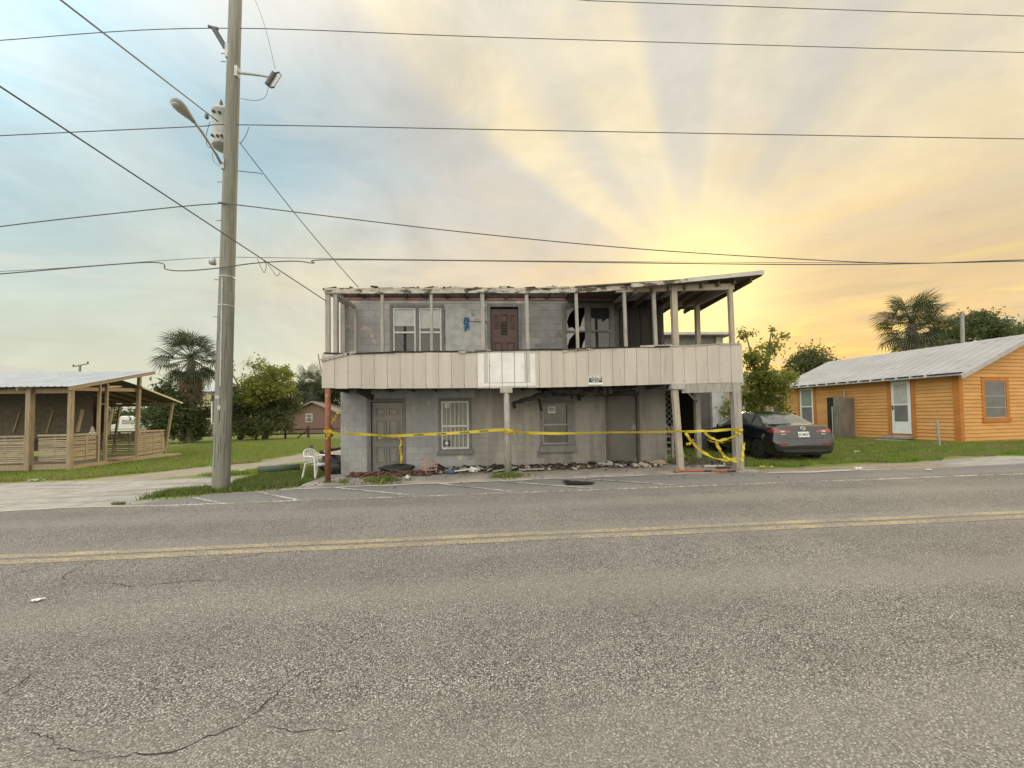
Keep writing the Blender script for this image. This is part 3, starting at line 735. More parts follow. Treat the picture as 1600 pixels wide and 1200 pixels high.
# surviving roof at the right end
m_roofw = mat('roof_edge_white', (.50, .48, .44), (.40, .38, .35), 4, .7)
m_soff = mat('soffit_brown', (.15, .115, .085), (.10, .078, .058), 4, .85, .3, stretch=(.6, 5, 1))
def rz_(x): return 4.96+.10*(x-3.4)
b = MB(); b.hexa([(2.3, YF-.05, 4.93), (7.2, YF-.22, rz_(7.2)-.14), (7.0, 12.6, rz_(7.0)-.22), (2.3, 11.3, 5.06), (2.3, YF-.05, 4.96), (7.2, YF-.22, rz_(7.2)-.10), (7.0, 12.6, rz_(7.0)-.18), (2.3, 11.3, 5.09)])
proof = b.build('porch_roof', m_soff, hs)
for k in range(8):
    x = 3.9+k*.45
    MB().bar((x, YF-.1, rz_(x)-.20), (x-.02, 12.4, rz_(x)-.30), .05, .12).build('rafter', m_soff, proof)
for k in range(9):
    x0_, x1_ = 3.75+k*.39, 3.75+k*.39+.385
    MB().hexa([(x0_, YF-.25, rz_(x0_)-.055), (x1_, YF-.25, rz_(x1_)-.055), (x1_, 12.65, rz_(x1_)-.10), (x0_, 12.65, rz_(x0_)-.10),
               (x0_, YF-.25, rz_(x0_)-.035), (x1_, YF-.25, rz_(x1_)-.035), (x1_, 12.65, rz_(x1_)-.08), (x0_, 12.65, rz_(x0_)-.08)]).build('roof_sheet', m_roofw, proof)
MB().bar((3.72, YF-.255, rz_(3.72)-.09), (5.2, YF-.26, rz_(5.2)-.09), .03, .10).build('fascia_board', m_peel, proof)
MB().bar((5.2, YF-.262, rz_(5.2)-.085), (7.28, YF-.262, rz_(7.28)-.075), .03, .11).build('fascia_board', m_roofw, proof)
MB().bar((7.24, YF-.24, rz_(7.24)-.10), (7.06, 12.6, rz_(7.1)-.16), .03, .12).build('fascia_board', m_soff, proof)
MB().bar((3.4, YF+.06, 4.90), (6.65, YF+.06, 4.99), .09, .16).build('header_beam', m_postl, proof)
MB().bar((6.58, YF+.1, 4.99), (6.55, 11.6, 5.02), .09, .14).build('header_beam', m_postl, proof)
MB().bar((5.25, 11.6, 4.98), (6.6, 11.6, 5.02), .09, .14).build('header_beam', m_postl, proof)

# lower posts and beams
MB().tube([(-4.02, YF+.02, -.03), (-4.01, YF+.02, 2.35)], .068, 14).build('steel_post', m_rust, hs, True)
MB().tube([(.485, YF+.05, .0), (.48, YF+.05, 1.2), (.465, YF+.05, 2.2)], [.095, .085, .072], 14).build('round_post', m_postg, hs, True)
MB().box(.30, .62, YF-.03, YF+.14, 2.19, 2.34).build('post_cap', mat('cap_pale', (.42, .40, .36), (.30, .28, .25), 6, .8), hs, bevel=.01)
MB().bar((5.05, YF+.05, .04), (4.93, YF+.05, 2.25), .15, .14, up=(0, 1, 0)).build('timber_post', m_postl, hs, bevel=.008)
MB().obox((4.99, YF+.03, 2.31), (.36, .2, .17), Matrix.Rotation(.05, 3, 'Y')).build('post_cap', mat('cap_pale', (.4, .4, .4)), hs, bevel=.01)
MB().bar((6.63, YF+.04, .03), (6.60, YF+.04, 2.40), .21, .18, up=(0, 1, 0)).build('timber_post', m_postg, hs, bevel=.008)
MB().bar((6.46, 11.55, .04), (6.46, 11.55, 2.42), .15, .15, up=(0, 1, 0)).build('timber_post', m_postg, hs, bevel=.008)
MB().bar((5.12, YF+.03, 2.255), (6.50, YF+.03, 2.275), .06, .25).build('lower_beam', m_postg, hs)
MB().bar((6.46, YF+.15, 2.28), (6.46, 11.5, 2.30), .06, .2).build('lower_beam', m_postg, hs)
MB().bar((6.10, 11.5, 2.30), (6.42, 11.5, 1.95), .05, .06).build('brace', m_postg, hs)
MB().bar((-3.35, YF+.1, 2.34), (-3.05, YF+.55, 2.13), .04, .16).build('broken_joist', m_char, hs)
# fallen soffit: a torn, scorched sheet hanging over the window
sf = MB(); n = 24
lo_, hi_ = [], []
for i in range(n+1):
    f = i/n; x = .60+3.2*f
    zl = [1.90, 1.97, 2.04, 2.10, 2.15, 2.16, 2.14, 2.18, 2.24][min(8, int(f*8))]*(1-(f*8-int(f*8)))+[1.90, 1.97, 2.04, 2.10, 2.15, 2.16, 2.14, 2.18, 2.24][min(8, int(f*8)+1)]*(f*8-int(f*8))
    y = 10.15+.22*f
    lo_.append((x, y+rnd.uniform(-.04, .04), zl+rnd.uniform(-.03, .02))); hi_.append((x+.03, y+.12+rnd.uniform(-.04, .08), min(2.30, zl+.06+.10*min(1, f*3)+rnd.uniform(-.02, .03))))
bk2 = [(x+.05, y+.55, z+.05) for x, y, z in hi_]
sf.add(lo_+hi_+bk2, [(i, i+1, n+2+i, n+1+i) for i in range(n)]+[(n+1+i, n+2+i, 2*n+3+i, 2*n+2+i) for i in range(n)])
sf.build('fallen_soffit', m_char, hs, fix=False)
fr_ = MB()
for i in range(190):
    x = 1.3+rnd.random()*2.6; z = 2.36; L = rnd.uniform(.05, .40)*rnd.random()**.5*max(.25, 1-.55*abs(x-2.6))
    yy_ = 10.0+rnd.random()*.9
    fr_.bar((x, yy_, z), (x+rnd.uniform(-.12, .12), yy_+rnd.uniform(-.1, .1), z-max(.04, L)), rnd.uniform(.03, .16), .012)
fr_.build('charred_fringe', m_char, hs)['kind'] = 'stuff'
for (xa_, za_, xb_, zb_, yy_, hh_) in ((1.7, 2.28, 3.2, 2.14, 10.12, .14), (2.1, 2.20, 3.9, 2.30, 10.20, .12), (1.5, 2.16, 2.5, 2.26, 10.28, .16), (2.6, 2.12, 3.3, 2.24, 10.08, .10), (2.9, 2.26, 4.1, 2.22, 10.35, .12)):
    MB().bar((xa_, yy_, za_), (xb_, yy_+.12, zb_), .03, hh_).build('hanging_board', m_char, hs)
MB().bar((.66, 10.2, 1.96), (.70, 10.25, 1.80), .05, .10).build('soffit_scrap', m_char, hs)
MB().bar((1.35, 10.5, 2.22), (1.47, 10.6, 1.72), .06, .04).build('soffit_scrap', m_char, hs)
MB().bar((1.1, 10.3, 2.05), (2.2, 10.5, 2.34), .03, .04).build('soffit_scrap', m_char, hs)
# lattice and stair behind the right end of the house
la = MB()
for k in range(9): la.bar((5.32, YW+.06, .9+k*.17), (5.72, YW+.06, 1.1+k*.17+.2), .012, .03, up=(0, 1, 0))
for k in range(9): la.bar((5.32, YW+.085, 1.3+k*.17), (5.72, YW+.085, .9+k*.17), .012, .03, up=(0, 1, 0))
la.build('lattice', mat('lattice_grey', (.20, .19, .175), (.14, .13, .12), 5, .85), hs)
for k in range(9):
    MB().box(5.4, 6.25, 12.0+k*.24, 12.28+k*.24, .22+k*.19, .26+k*.19).build('stair_tread', m_postg, hs)
MB().bar((5.42, 11.95, .1), (5.42, 14.2, 1.9), .05, .25).build('stringer', m_postg, hs); MB().bar((6.22, 11.95, .1), (6.22, 14.2, 1.9), .05, .25).build('stringer', m_postg, hs)
MB().bar((5.62, 11.5, .05), (5.62, 11.5, 1.2), .07, .07).build('newel_post', m_postg, hs)

# posted notice
sg = root('posted_sign', (2.785, YF-.03, 2.39), 'small black and white posted notice low on the beige balcony siding', 'sign')
m_blk = mat('sign_black', (.015, .015, .017), None, 3, .5); m_swh = mat('sign_white', (.75, .75, .73), None, 3, .5)
MB().box(2.60, 2.975, YF-.030, YF-.024, 2.365, 2.62).build('plate', m_swh, sg)
MB().box(2.612, 2.963, YF-.033, YF-.0305, 2.435, 2.61).build('black_field', m_blk, sg)
MB().box(2.612, 2.963, YF-.033, YF-.0305, 2.373, 2.379).build('border_line', m_blk, sg)
text_mesh('lettering', 'POSTED', .088, m_swh, Matrix.Translation((2.787, YF-.0345, 2.565)) @ FACE, sg, .004)
text_mesh('lettering', 'NO TRESPASSING', .036, m_swh, Matrix.Translation((2.80, YF-.0345, 2.498)) @ FACE, sg, .001)
text_mesh('lettering', 'KEEP OUT', .04, m_swh, Matrix.Translation((2.787, YF-.0345, 2.458)) @ FACE, sg, .001)

# rear building seen past the stairs
rbd = root('rear_building', (7, 15.3, .1), 'low grey rear building with white corner seen past the porch posts', 'building')
m_gsid = mat('rear_siding', (.24, .235, .23), (.19, .185, .18), 3, .85)
zr = .4
for k in range(14):
    if zr > 2.6: MB().hexa([(5.2, 15.28, zr), (9.7, 15.28, zr), (9.7, 15.34, zr), (5.2, 15.34, zr), (5.2, 15.31, zr+.165), (9.7, 15.31, zr+.165), (9.7, 15.34, zr+.165), (5.2, 15.34, zr+.165)]).build('clapboard', m_gsid, rbd)
    zr += .17
MB().box(5.2, 9.7, 15.34, 20, 2.55, 4.75).build('upper_wall', m_gsid, rbd)
MB().box(9.15, 9.7, 15.2, 15.6, -.1, 2.58).build('corner_pier', mat('pier_white', (.55, .57, .58), (.45, .47, .48), 3, .8, .3), rbd)
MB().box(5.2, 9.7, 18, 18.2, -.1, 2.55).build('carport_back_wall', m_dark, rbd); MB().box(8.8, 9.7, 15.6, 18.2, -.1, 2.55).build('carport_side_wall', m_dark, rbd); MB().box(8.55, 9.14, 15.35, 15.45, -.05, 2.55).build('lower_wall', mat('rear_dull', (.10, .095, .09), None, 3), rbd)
MB().box(4.9, 10.0, 14.9, 20.4, 4.76, 4.86).build('roof', m_roofw, rbd)
MB().box(9.42, 9.72, 15.25, 15.279, 2.62, 4.74).build('corner_board', m_roofw, rbd)

# ------------------------------------------------------------------ utility pole
m_pole = mat('pole_wood', (.225, .225, .195), (.165, .165, .145), 5, .9, .5, stretch=(5, 5, .25), c3=(.11, .10, .085), s3=9, lo3=.64, hi3=.74, bscale=18)
m_galv = mat('galvanised', (.42, .44, .45), (.33, .35, .36), 8, .5, metal=.5)
m_pal0 = mat('paper_old', (.45, .42, .36), (.36, .33, .28), 9, .9)
m_poly = mat('polymer_grey', (.10, .105, .11), (.07, .075, .08), 8, .5)
m_cable = mat('cable_black', (.08, .083, .085), (.10, .10, .10), 4, .6)
pl = root('utility_pole', (-6.43, 9.66, gz(-6.43, 9.66)), 'tall weathered wooden utility pole standing in the verge beside the road', 'utility pole')
def polex(z): return -6.43+.30*(z/12.03)
MB().tube([(polex(z), 9.66, z) for z in (-.2, 0, 1.5, 4, 7, 10, 13.6)], [.19, .184, .178, .165, .152, .142, .130], 20).build('shaft', m_pole, pl, True)
def insul(px, py, bx, by):
    tip = at(px, py, 9.66); basep = Vector((polex(at(bx, by, 9.66).z)-.13, 9.6, at(bx, by, 9.66).z))
    b = MB(); d = (tip-basep)
    pts = []; rs = []
    for i in range(23):
        f = i/22; pts.append(basep+d*f); rs.append(.035 if f < .12 else (.062 if i % 2 else .038))
    b.tube(pts, rs, 10); o = b.build('insulator', m_poly, pl, True)
    c = MB(); c.obox(basep+Vector((.04, 0, -.05)), (.1, .12, .34)); c.build('bracket', m_galv, o)
    c = MB(); c.tube([tip-Vector((.12, 0, -.04)), tip, tip+Vector((.1, 0, -.01))], .035, 8); c.build('clamp', m_poly, o)
    return tip
tip1 = insul(334, 44, 362, 82)
tip0 = at(355, -12, 9.66)+Vector((-.5, 0, .75)); 
b = MB(); bb = Vector((polex(12.3)-.12, 9.6, 12.2)); dd = tip0-bb
b.tube([bb+dd*(i/22) for i in range(23)], [.035 if i < 3 else (.062 if i % 2 else .038) for i in range(23)], 10); o = b.build('insulator', m_poly, pl, True)
MB().obox(bb+Vector((.04, 0, -.05)), (.1, .12, .34)).build('bracket', m_galv, o)
# fused cut-out on its arm
za = at(378, 116, 9.66).z; xa = polex(za)+.14
arm_end = at(424, 121, 9.66)
arm = MB().tube([(xa, 9.62, za), (arm_end.x-.25, 9.62, arm_end.z+.01), tuple(arm_end)], [.03, .026, .02], 8).build('cutout_arm', m_galv, pl)
MB().obox((xa-.02, 9.62, za), (.06, .14, .26)).build('arm_plate', m_galv, arm)
c0, c1 = at(431, 115, 9.66), at(420, 133, 9.66)
cu = MB(); pp = [c1+(c0-c1)*(i/14)+Vector((-.03, 0, 0)) for i in range(15)]
cu.tube(pp, [.05 if i % 2 else .075 for i in range(15)], 10); cu.build('cutout_insulator', m_poly, arm, True)
fp0, fp1 = at(439, 118, 9.66), at(428, 136, 9.66)
MB().tube([fp0, fp1], .022, 8).build('fuse_tube', m_galv, arm)
MB().tube([pp[-1], at(436, 113, 9.66), fp0], .02, 6).build('fuse_clip', m_poly, arm); MB().tube([pp[0], at(424, 137, 9.66), fp1], .02, 6).build('fuse_clip', m_poly, arm)
# transformer can
tz = at(342, 160, 9.66).z; tb_ = at(345, 217, 9.66).z; tx, ty = -6.60, 9.98
tr = MB().lathe([(.0, tb_-.02), (.24, tb_-.02), (.255, tb_), (.255, tb_+.05), (.25, tb_+.06), (.25, tz-.08), (.262, tz-.07), (.262, tz-.03), (.22, tz+.02), (0, tz+.05)], (tx, ty, 0), 24).build('transformer', mat('transformer_grey', (.42, .43, .42), (.35, .36, .35), 4, .5), pl, True)
MB().lathe([(.035, tz), (.055, tz+.04), (.035, tz+.07), (.05, tz+.1), (.03, tz+.13), (.042, tz+.16), (.015, tz+.26), (0, tz+.27)], (tx-.02, ty-.08, 0), 10).build('bushing', m_poly, tr, True)
for k, (ax, zz) in enumerate(((-.10, tb_+.12), (.02, tb_+.12), (.12, tb_+.12), (-.08, tz-.18), (.06, tz-.2))):
    MB().lathe([(.03, 0), (.04, -.03), (.02, -.06), (0, -.06)], (tx+ax, ty-.245, zz), 8, 'y').build('terminal', m_poly, tr)
MB().bar((tx+.1, ty-.1, tb_+.2), (-6.3, 9.7, tb_+.2), .08, .1).build('hanger', m_galv, tr); MB().bar((tx+.1, ty-.1, tz-.25), (-6.3, 9.7, tz-.25), .08, .1).build('hanger', m_galv, tr)
MB().lathe([(.0, -.07), (.035, -.05), (.045, 0), (.035, .05), (0, .07)], tuple(at(329, 187, 9.66)+Vector((-.02, -.1, 0))), 10).build('arrester', m_poly, tr, True)
# street light on a raked arm, lamp head leaning out over the road
lb = Vector((polex(7.9)-.14, 9.55, at(350, 262, 9.66).z)); le = at(303, 190, 8.6)
mid = at(330, 228, 9.1)
sa = MB().tube([lb, lb+(mid-lb)*.5+Vector((0, 0, .02)), mid, mid+(le-mid)*.5+Vector((0, 0, .02)), le], .03, 8).build('lamp_arm', m_galv, pl, True)
MB().obox(lb+Vector((.05, .02, 0)), (.08, .14, .24)).build('arm_plate', m_galv, sa)
h0, h1 = le, at(268, 154, 8.25)
hd = (h1-h0); L = hd.length; hd.normalize(); sidev = hd.cross(Vector((0, 0, 1))).normalized(); upv = sidev.cross(hd)
lv = []; prof = [(-.02, .05, .05), (.12, .06, .06), (.3, .10, .085), (.55, .15, .10), (.75, .165, .09), (.92, .13, .07), (1.0, .05, .03)]
for f, a, c in prof:
    for k in range(12):
        t = 2*math.pi*k/12; q = h0+hd*(L*f)+sidev*(a*math.cos(t))+upv*(c*math.sin(t)*(1 if math.sin(t) > 0 else .6)); lv.append(q)
nn = len(prof); hb = MB(); hb.add(lv, [(i*12+k, i*12+(k+1) % 12, (i+1)*12+(k+1) % 12, (i+1)*12+k) for i in range(nn-1) for k in range(12)]+[tuple(range(11, -1, -1)), tuple((nn-1)*12+k for k in range(12))])
head = hb.build('lamp_head', mat('lamp_grey', (.33, .34, .33), (.27, .28, .27), 6, .6), pl, True)
MB().lathe([(0, -.075), (.08, -.065), (.105, -.04), (.105, -.02)], tuple(h0+hd*(L*.74)), 14, 'z', ).build('lens', mat('lens_dull', (.45, .45, .42), None, 4, .2), head, True)
# small fittings
for k in range(26):
    zz = .3+rnd.random()*5.5; a = rnd.uniform(3.6, 5.9); rr_ = .184-.0055*zz; L = rnd.uniform(.3, 1.1)
    MB().bar((polex(zz)+rr_*math.cos(a), 9.66+rr_*math.sin(a), zz), (polex(zz+L)+(rr_-.0055*L)*math.cos(a+.03), 9.66+(rr_-.0055*L)*math.sin(a+.03), zz+L), .006, .006, up=(0, 1, 0)).build('split', m_crack, pl)
for k in range(14):
    zz = 1.0+rnd.random()*1.3; a = rnd.uniform(3.7, 5.7); rr_ = .180
    MB().obox((polex(zz)+rr_*math.cos(a), 9.66+rr_*math.sin(a), zz), (.012, .008, .004)).build('staple', m_galv, pl)
MB().obox((polex(1.9)+.02, 9.66-.180, 1.9), (.07, .006, .10)).build('tag', m_galv, pl); MB().obox((polex(2.2)-.03, 9.66-.178, 2.15), (.10, .005, .08), Matrix.Rotation(.2, 3, 'Y')).build('paper_remnant', m_pal0, pl)
for zz, ln in ((1.55, .5),):
    MB().box(polex(zz)-.190, polex(zz)-.165, 9.54, 9.62, zz, zz+.5).build('reflector_strip', mat('tape_white', (.6, .6, .58), None, 8), pl)
for zz in (5.0, 6.45, 7.4, 4.1, 10.6, 10.4):
    MB().tube([(polex(zz)-.26, 9.6, zz), (polex(zz)-.15, 9.6, zz)], .012, 6).build('bolt', m_galv, pl)
for zz in (4.35, 5.05):
    MB().lathe([(.160, zz), (.170, zz+.005), (.170, zz+.03), (.160, zz+.035)], (polex(zz), 9.66, 0), 20).build('band', m_galv, pl)
MB().tube([(polex(3)+.02, 9.485, 2.4), (polex(5)+.0, 9.495, 5.0)], .018, 6).build('conduit', m_galv, pl)
MB().lathe([(0, -.09), (.07, -.07), (.09, 0), (.06, .08), (0, .09)], tuple(at(338, 410, 9.66)+Vector((-.05, -.05, 0))), 10).build('cable_closure', m_galv, pl, True)

def wire(name, pts, r, label, m=m_cable, n=6):
    o = MB().tube(pts, r*.75, n).build(name, m, None, True); tag(o, label, 'wire', 'overhead wires'); return o
def pathpx(pix, y, n=10):   # smooth path through pixels lying in plane y
    P = [at(a, c, y) for a, c in pix]; out = []
    for i in range(len(P)-1):
        p0 = P[max(i-1, 0)]; p1 = P[i]; p2 = P[i+1]; p3 = P[min(i+2, len(P)-1)]
        for k in range(n):
            t = k/n
            out.append(.5*((2*p1)+(p2-p0)*t+(2*p0-5*p1+4*p2-p3)*t*t+(3*p1-p0-3*p2+p3)*t**3))
    return out+[P[-1]]
wire('power_line', pathpx([(-250, 85), (0, 63), (334, 44), (800, 59), (1600, 82), (1900, 88)], 9.66), .012, 'upper power line held by the tilted grey insulator')
wire('power_line', [tip0]+pathpx([(920, 1), (1250, 13), (1600, 25), (1900, 33)], 9.66), .012, 'topmost power line crossing the upper right corner of the sky')
wire('power_line', pathpx([(-250, 226), (0, 212), (300, 198), (380, 195), (800, 203), (1250, 211), (1600, 217), (1900, 221)], 9.62), .014, 'power line crossing the sky level with the transformer')
wire('telephone_cable', pathpx([(-250, 392), (0, 354), (250, 326), (345, 318), (370, 320), (700, 360), (1000, 389), (1290, 407), (1430, 411), (1600, 408), (1900, 402)], 9.48), .016, 'cable sagging to the right from just above mid pole')
wire('telephone_cable', pathpx([(-250, 448), (0, 428), (230, 410), (260, 421), (290, 423), (340, 419), (400, 411), (460, 408), (490, 411), (505, 406), (700, 407), (1200, 413), (1420, 412), (1600, 406), (1900, 398)], 9.45), .017, 'lowest telephone cable running just above the house roof')
wire('telephone_cable', pathpx([(-250, 425), (0, 424), (240, 408), (340, 402), (380, 402), (600, 405), (1000, 409), (1420, 411)], 9.90), .009, 'thin messenger wire above the lowest telephone cable')
A_ = Vector((polex(8.4)-.2, 9.5, at(340, 190, 9.5).z)); B_ = at(95, 0, 5.2)
wire('service_drop', [A_+(B_-A_)*(i/10)-Vector((0, 0, .3*math.sin(math.pi*i/20)**1 * 0)) for i in range(11)]+[A_+(B_-A_)*2.2], .017, 'service cable rising from the transformer out over the road')
A_ = Vector((-4.05, YF, at(508, 470, YF).z)); B_ = at(0, 135, 4.6)
wire('service_drop', [A_+(B_-A_)*(i/12) for i in range(13)]+[A_+(B_-A_)*1.8], .014, 'slanting service drop passing in front of the pole to the balcony corner')
cl = pathpx([(402, 404), (408, 418), (413, 426), (416, 415), (411, 405), (424, 420), (432, 431), (438, 426)], 9.1, 5)
wire('cable_coil', cl, .009, 'small loose coil of cable hanging on the slanting drop')
A_ = at(374, 222, 9.55); B_ = at(560, 449, 11.3)
wire('service_drop', [A_+(B_-A_)*(i/10)-Vector((0, 0, .10*math.sin(math.pi*i/10))) for i in range(11)], .014, 'service drop from below the transformer down to the house roof')
wire('jumper_wire', pathpx([(372, 267), (390, 269), (402, 270), (410, 272)], 9.6, 5), .012, 'short spliced jumper wire on the pole beside the service drop')
wire('jumper_wire', pathpx([(397, -5), (415, 45), (430, 108)], 9.62, 6), .007, 'thin tap wire dropping to the fused cutout')
wire('jumper_wire', pathpx([(420, 134), (414, 152), (398, 157), (376, 154)], 9.6, 6), .007, 'thin wire looping from the fused cutout back to the pole')
wire('jumper_wire', pathpx([(328, 190), (322, 214), (326, 230), (340, 228), (345, 218)], 9.62, 6), .009, 'drooping wire loop under the transformer')
wire('jumper_wire', pathpx([(389, 198), (384, 212), (376, 224)], 9.58, 6), .010, 'hooked wire from the level power line to the service drop')
wire('jumper_wire', pathpx([(332, 238), (334, 252), (348, 263)], 9.56, 6), .007, 'thin wire hanging beside the lamp arm base')

# ------------------------------------------------------------------ leaning timber pavilion on the left
m_tim = mat('pavilion_timber', (.32, .25, .165), (.235, .185, .125), 5, .8, .35, stretch=(4, 4, .4), objvar=.1)
m_timh = mat('pavilion_slat', (.33, .275, .20), (.25, .205, .145), 4, .8, .3, stretch=(.6, .6, 5), objvar=.14)
m_tin = mat('roof_tin', (.52, .55, .60), (.44, .47, .52), 1.5, .35, metal=.6, c3=(.36, .38, .42), s3=2.5)
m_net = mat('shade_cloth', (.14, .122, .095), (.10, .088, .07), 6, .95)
Bx = gp(108, 735); Cx = gp(213, 720); Dx = gp(256, 712)
pv = root('timber_pavilion', (-16.5, 15.5, gz(-16.5, 15.5)), 'leaning open timber pavilion with slatted half walls and tin roof', 'pavilion')
PB = Vector((Bx[0], Bx[1], 0)); PC = Vector((Cx[0], Cx[1], 0)); PD = Vector((Dx[0], Dx[1], 0))
zg = -.15
eB = at(106, 606, Bx[1]).z; eC = at(215, 588, Cx[1]).z; eD = at(264, 628, Dx[1]).z
lean = Vector((.05, 0, 0))
LX = -26.0
def pv_post(x, y, zt, ln=0.0, s=.15): return MB().bar((x, y, zg-.15), (x+ln, y, zt), s, s, up=(0, 1, 0)).build('post', m_tim, pv, bevel=.01)
pv_post(PB.x, PB.y, eB, .04, .13); pv_post(PC.x, PC.y, eC-.02, .10, .12); pv_post(PD.x, PD.y, eD, .42, .10)
pa = (at(45, 700, PB.y-.05).x, PB.y)
pv_post(pa[0], PB.y-.05, eB-.02, .03, .17)
for x in (-18.3, -20.6, -23): pv_post(x, PB.y, eB, .04, .16)
for k, x in enumerate((-19.0, -21.2, -23.4)): pv_post(x, PD.y, eD-.1, .35, .09)
for (y) in (16.3, 16.6): pv_post(PB.x-.25, y, eB+.3, .06, .09)
# roof: two tin slopes in sheets, ridge along the street
rx = at(240, 580, Cx[1]).x
ridge_y, ridge_z = Cx[1], at(240, 580, Cx[1]).z
fe_y, fe_z = PB.y-.35, eB+.02; be_y, be_z = PD.y+.45, eD+.02
def sheets(x0, x1, ya, za, yb, zb, n, name='roof_sheet'):
    for k in range(n):
        a = x0+(x1-x0)*k/n; c = x0+(x1-x0)*(k+1)/n
        b = MB(); nrib = 4; top_ = []; 
        cols = []
        for i in range(nrib+1):
            x = a+(c-a)*i/nrib
            cols += [(x, 0.0)] if i == nrib else [(x, .0), (x+.02, .022), (x+.05, .022), (x+.07, 0)]
        jz = .002*(k % 2)
        vs = []
        for x, h in cols: vs += [(x, ya, za+h+jz), (x, yb, zb+h+jz)]
        m_ = len(cols); b.add(vs, [(2*i, 2*i+2, 2*i+3, 2*i+1) for i in range(m_-1)]); b.build(name, m_tin, pv, fix=False)
sheets(LX, PB.x+.25, fe_y, fe_z, ridge_y, ridge_z+.0, 12)
E1 = at(285, 629, be_y); E0 = at(222, 604, ridge_y); xin = min(E0.x, E1.x)
y2 = ridge_y-1.3; z2 = E0.z+(E0.z-E1.z)*1.3/(be_y-ridge_y)
sheets(LX, xin, be_y, E1.z, y2, z2, 12)
b = MB(); b.add([(xin, be_y, E1.z), (E1.x, be_y, E1.z), (E0.x, ridge_y, E0.z), (E0.x, y2, z2), (xin, y2, z2)], [(0, 1, 2, 3, 4)]); b.build('roof_sheet', m_tin, pv, fix=False)
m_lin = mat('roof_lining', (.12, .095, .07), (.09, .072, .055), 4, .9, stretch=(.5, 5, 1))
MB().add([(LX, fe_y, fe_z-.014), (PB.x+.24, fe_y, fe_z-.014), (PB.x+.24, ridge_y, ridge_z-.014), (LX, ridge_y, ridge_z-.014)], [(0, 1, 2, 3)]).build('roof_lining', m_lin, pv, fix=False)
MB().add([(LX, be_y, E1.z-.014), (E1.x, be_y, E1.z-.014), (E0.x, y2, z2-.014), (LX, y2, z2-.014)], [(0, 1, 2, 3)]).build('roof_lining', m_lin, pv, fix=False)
# the gable overhang follows the slanted end wall
b = MB(); b.add([(PB.x+.25, fe_y, fe_z+.005), (PB.x+.35, fe_y, fe_z+.005), (rx+.1, ridge_y, ridge_z+.008), (PB.x+.25, ridge_y, ridge_z+.008)], [(0, 1, 2, 3)]); b.build('roof_sheet', m_tin, pv, fix=False)
MB().bar((PB.x+.3, fe_y, fe_z-.07), (rx+.06, ridge_y, ridge_z-.07), .04, .13).build('barge_board', m_tim, pv)
MB().bar((E0.x, ridge_y, E0.z-.03), (E1.x, be_y, E1.z-.03), .05, .07).build('barge_board', mat('barge_pale', (.55, .50, .42), None, 4), pv)
MB().bar((PB.x-.1, PB.y+.2, eB-.02), (PC.x+.02, PC.y, eC-.62), .05, .14).build('brace', m_tim, pv)
MB().bar((PB.x-.3, PB.y+1.6, eB+.16), (PC.x-.1, PC.y-.6, eC-.5), .05, .07).build('brace', MATS['barge_pale'], pv)
MB().bar((LX, PB.y+.02, eB-.10), (PB.x+.1, PB.y+.02, eB-.10), .05, .18).build('eave_beam', m_tim, pv)
MB().bar((LX, PD.y, eD-.16), (PD.x+.45, PD.y, eD-.14), .05, .14).build('eave_beam', m_tim, pv)
for k in range(12):
    x = LX+.4+k*.80
    MB().bar((x, fe_y+.05, fe_z-.08), (x, ridge_y, ridge_z-.09), .05, .12).build('rafter', m_tim, pv); MB().bar((x, y2, z2-.09), (x, be_y-.05, E1.z-.09), .05, .12).build('rafter', m_tim, pv)
# dark shade cloth lining, back and inside
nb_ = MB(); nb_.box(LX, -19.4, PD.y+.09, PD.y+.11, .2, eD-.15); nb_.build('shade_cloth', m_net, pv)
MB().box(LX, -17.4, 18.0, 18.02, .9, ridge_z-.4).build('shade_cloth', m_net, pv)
for (px0, py0, px1, py1) in ((32, 645, 22, 676), (84, 642, 74, 677), (129, 640, 121, 675), (176, 640, 168, 680)):
    MB().bar(at(px0, py0, 17.6), at(px1, py1, 17.4), .06, .09).build('leaning_stud', m_tim, pv)
# slatted half walls: every slat a piece
def slats(p, q, z0, z1, n, sag=0.0):
    p = Vector(p); q = Vector(q); L = (q-p).length
    MB().bar((p.x, p.y, z1+.05), (q.x, q.y, z1+.05+sag), .09, .07).build('half_wall_rail', m_timh, pv)
    for k in range(n):
        z = z0+(z1-z0)*k/n
        j = rnd.uniform(-.015, .015)
        MB().bar((p.x, p.y, z+j), (q.x, q.y, z+rnd.uniform(-.015, .015)+sag*k/n), .025, (z1-z0)/n*.74).build('slat', m_timh, pv)
    nst = max(1, int(L/.6))
    for k in range(nst):
        f = (k+.5)/nst; c = p+(q-p)*f
        MB().bar((c.x, c.y+.05, z0-.05), (c.x, c.y+.05, z1), .04, .06, up=(0, 1, 0)).build('stud', m_timh, pv)
slats((LX+5, PB.y+.05), (pa[0]-.05, PB.y+.05), .18, 1.08, 12)
slats((pa[0]+.22, PB.y+.05), (PB.x-.09, PB.y+.05), .22, 1.10, 12)
slats((PB.x-.02, PB.y+.12), (PB.x-.24, 16.25), .2, 1.10, 12)
slats((PC.x-.0, PC.y+.1), (PD.x+.1, PD.y-.08), .12, 1.12, 12, -.03)
slats((-21, PD.y-.05), (PD.x-.1, PD.y-.05), .1, 1.05, 9)
MB().bar((PB.x, PB.y+.1, zg+.10), (PC.x+.02, PC.y, zg+.12), .06, .16).build('sill_beam', m_tim, pv)
MB().bar((PC.x, PC.y, zg+.10), (PD.x, PD.y, zg+.10), .06, .16).build('sill_beam', m_tim, pv)
MB().bar((LX+4, PB.y, zg+.10), (PB.x, PB.y, zg+.16), .06, .2).build('sill_beam', m_tim, pv)
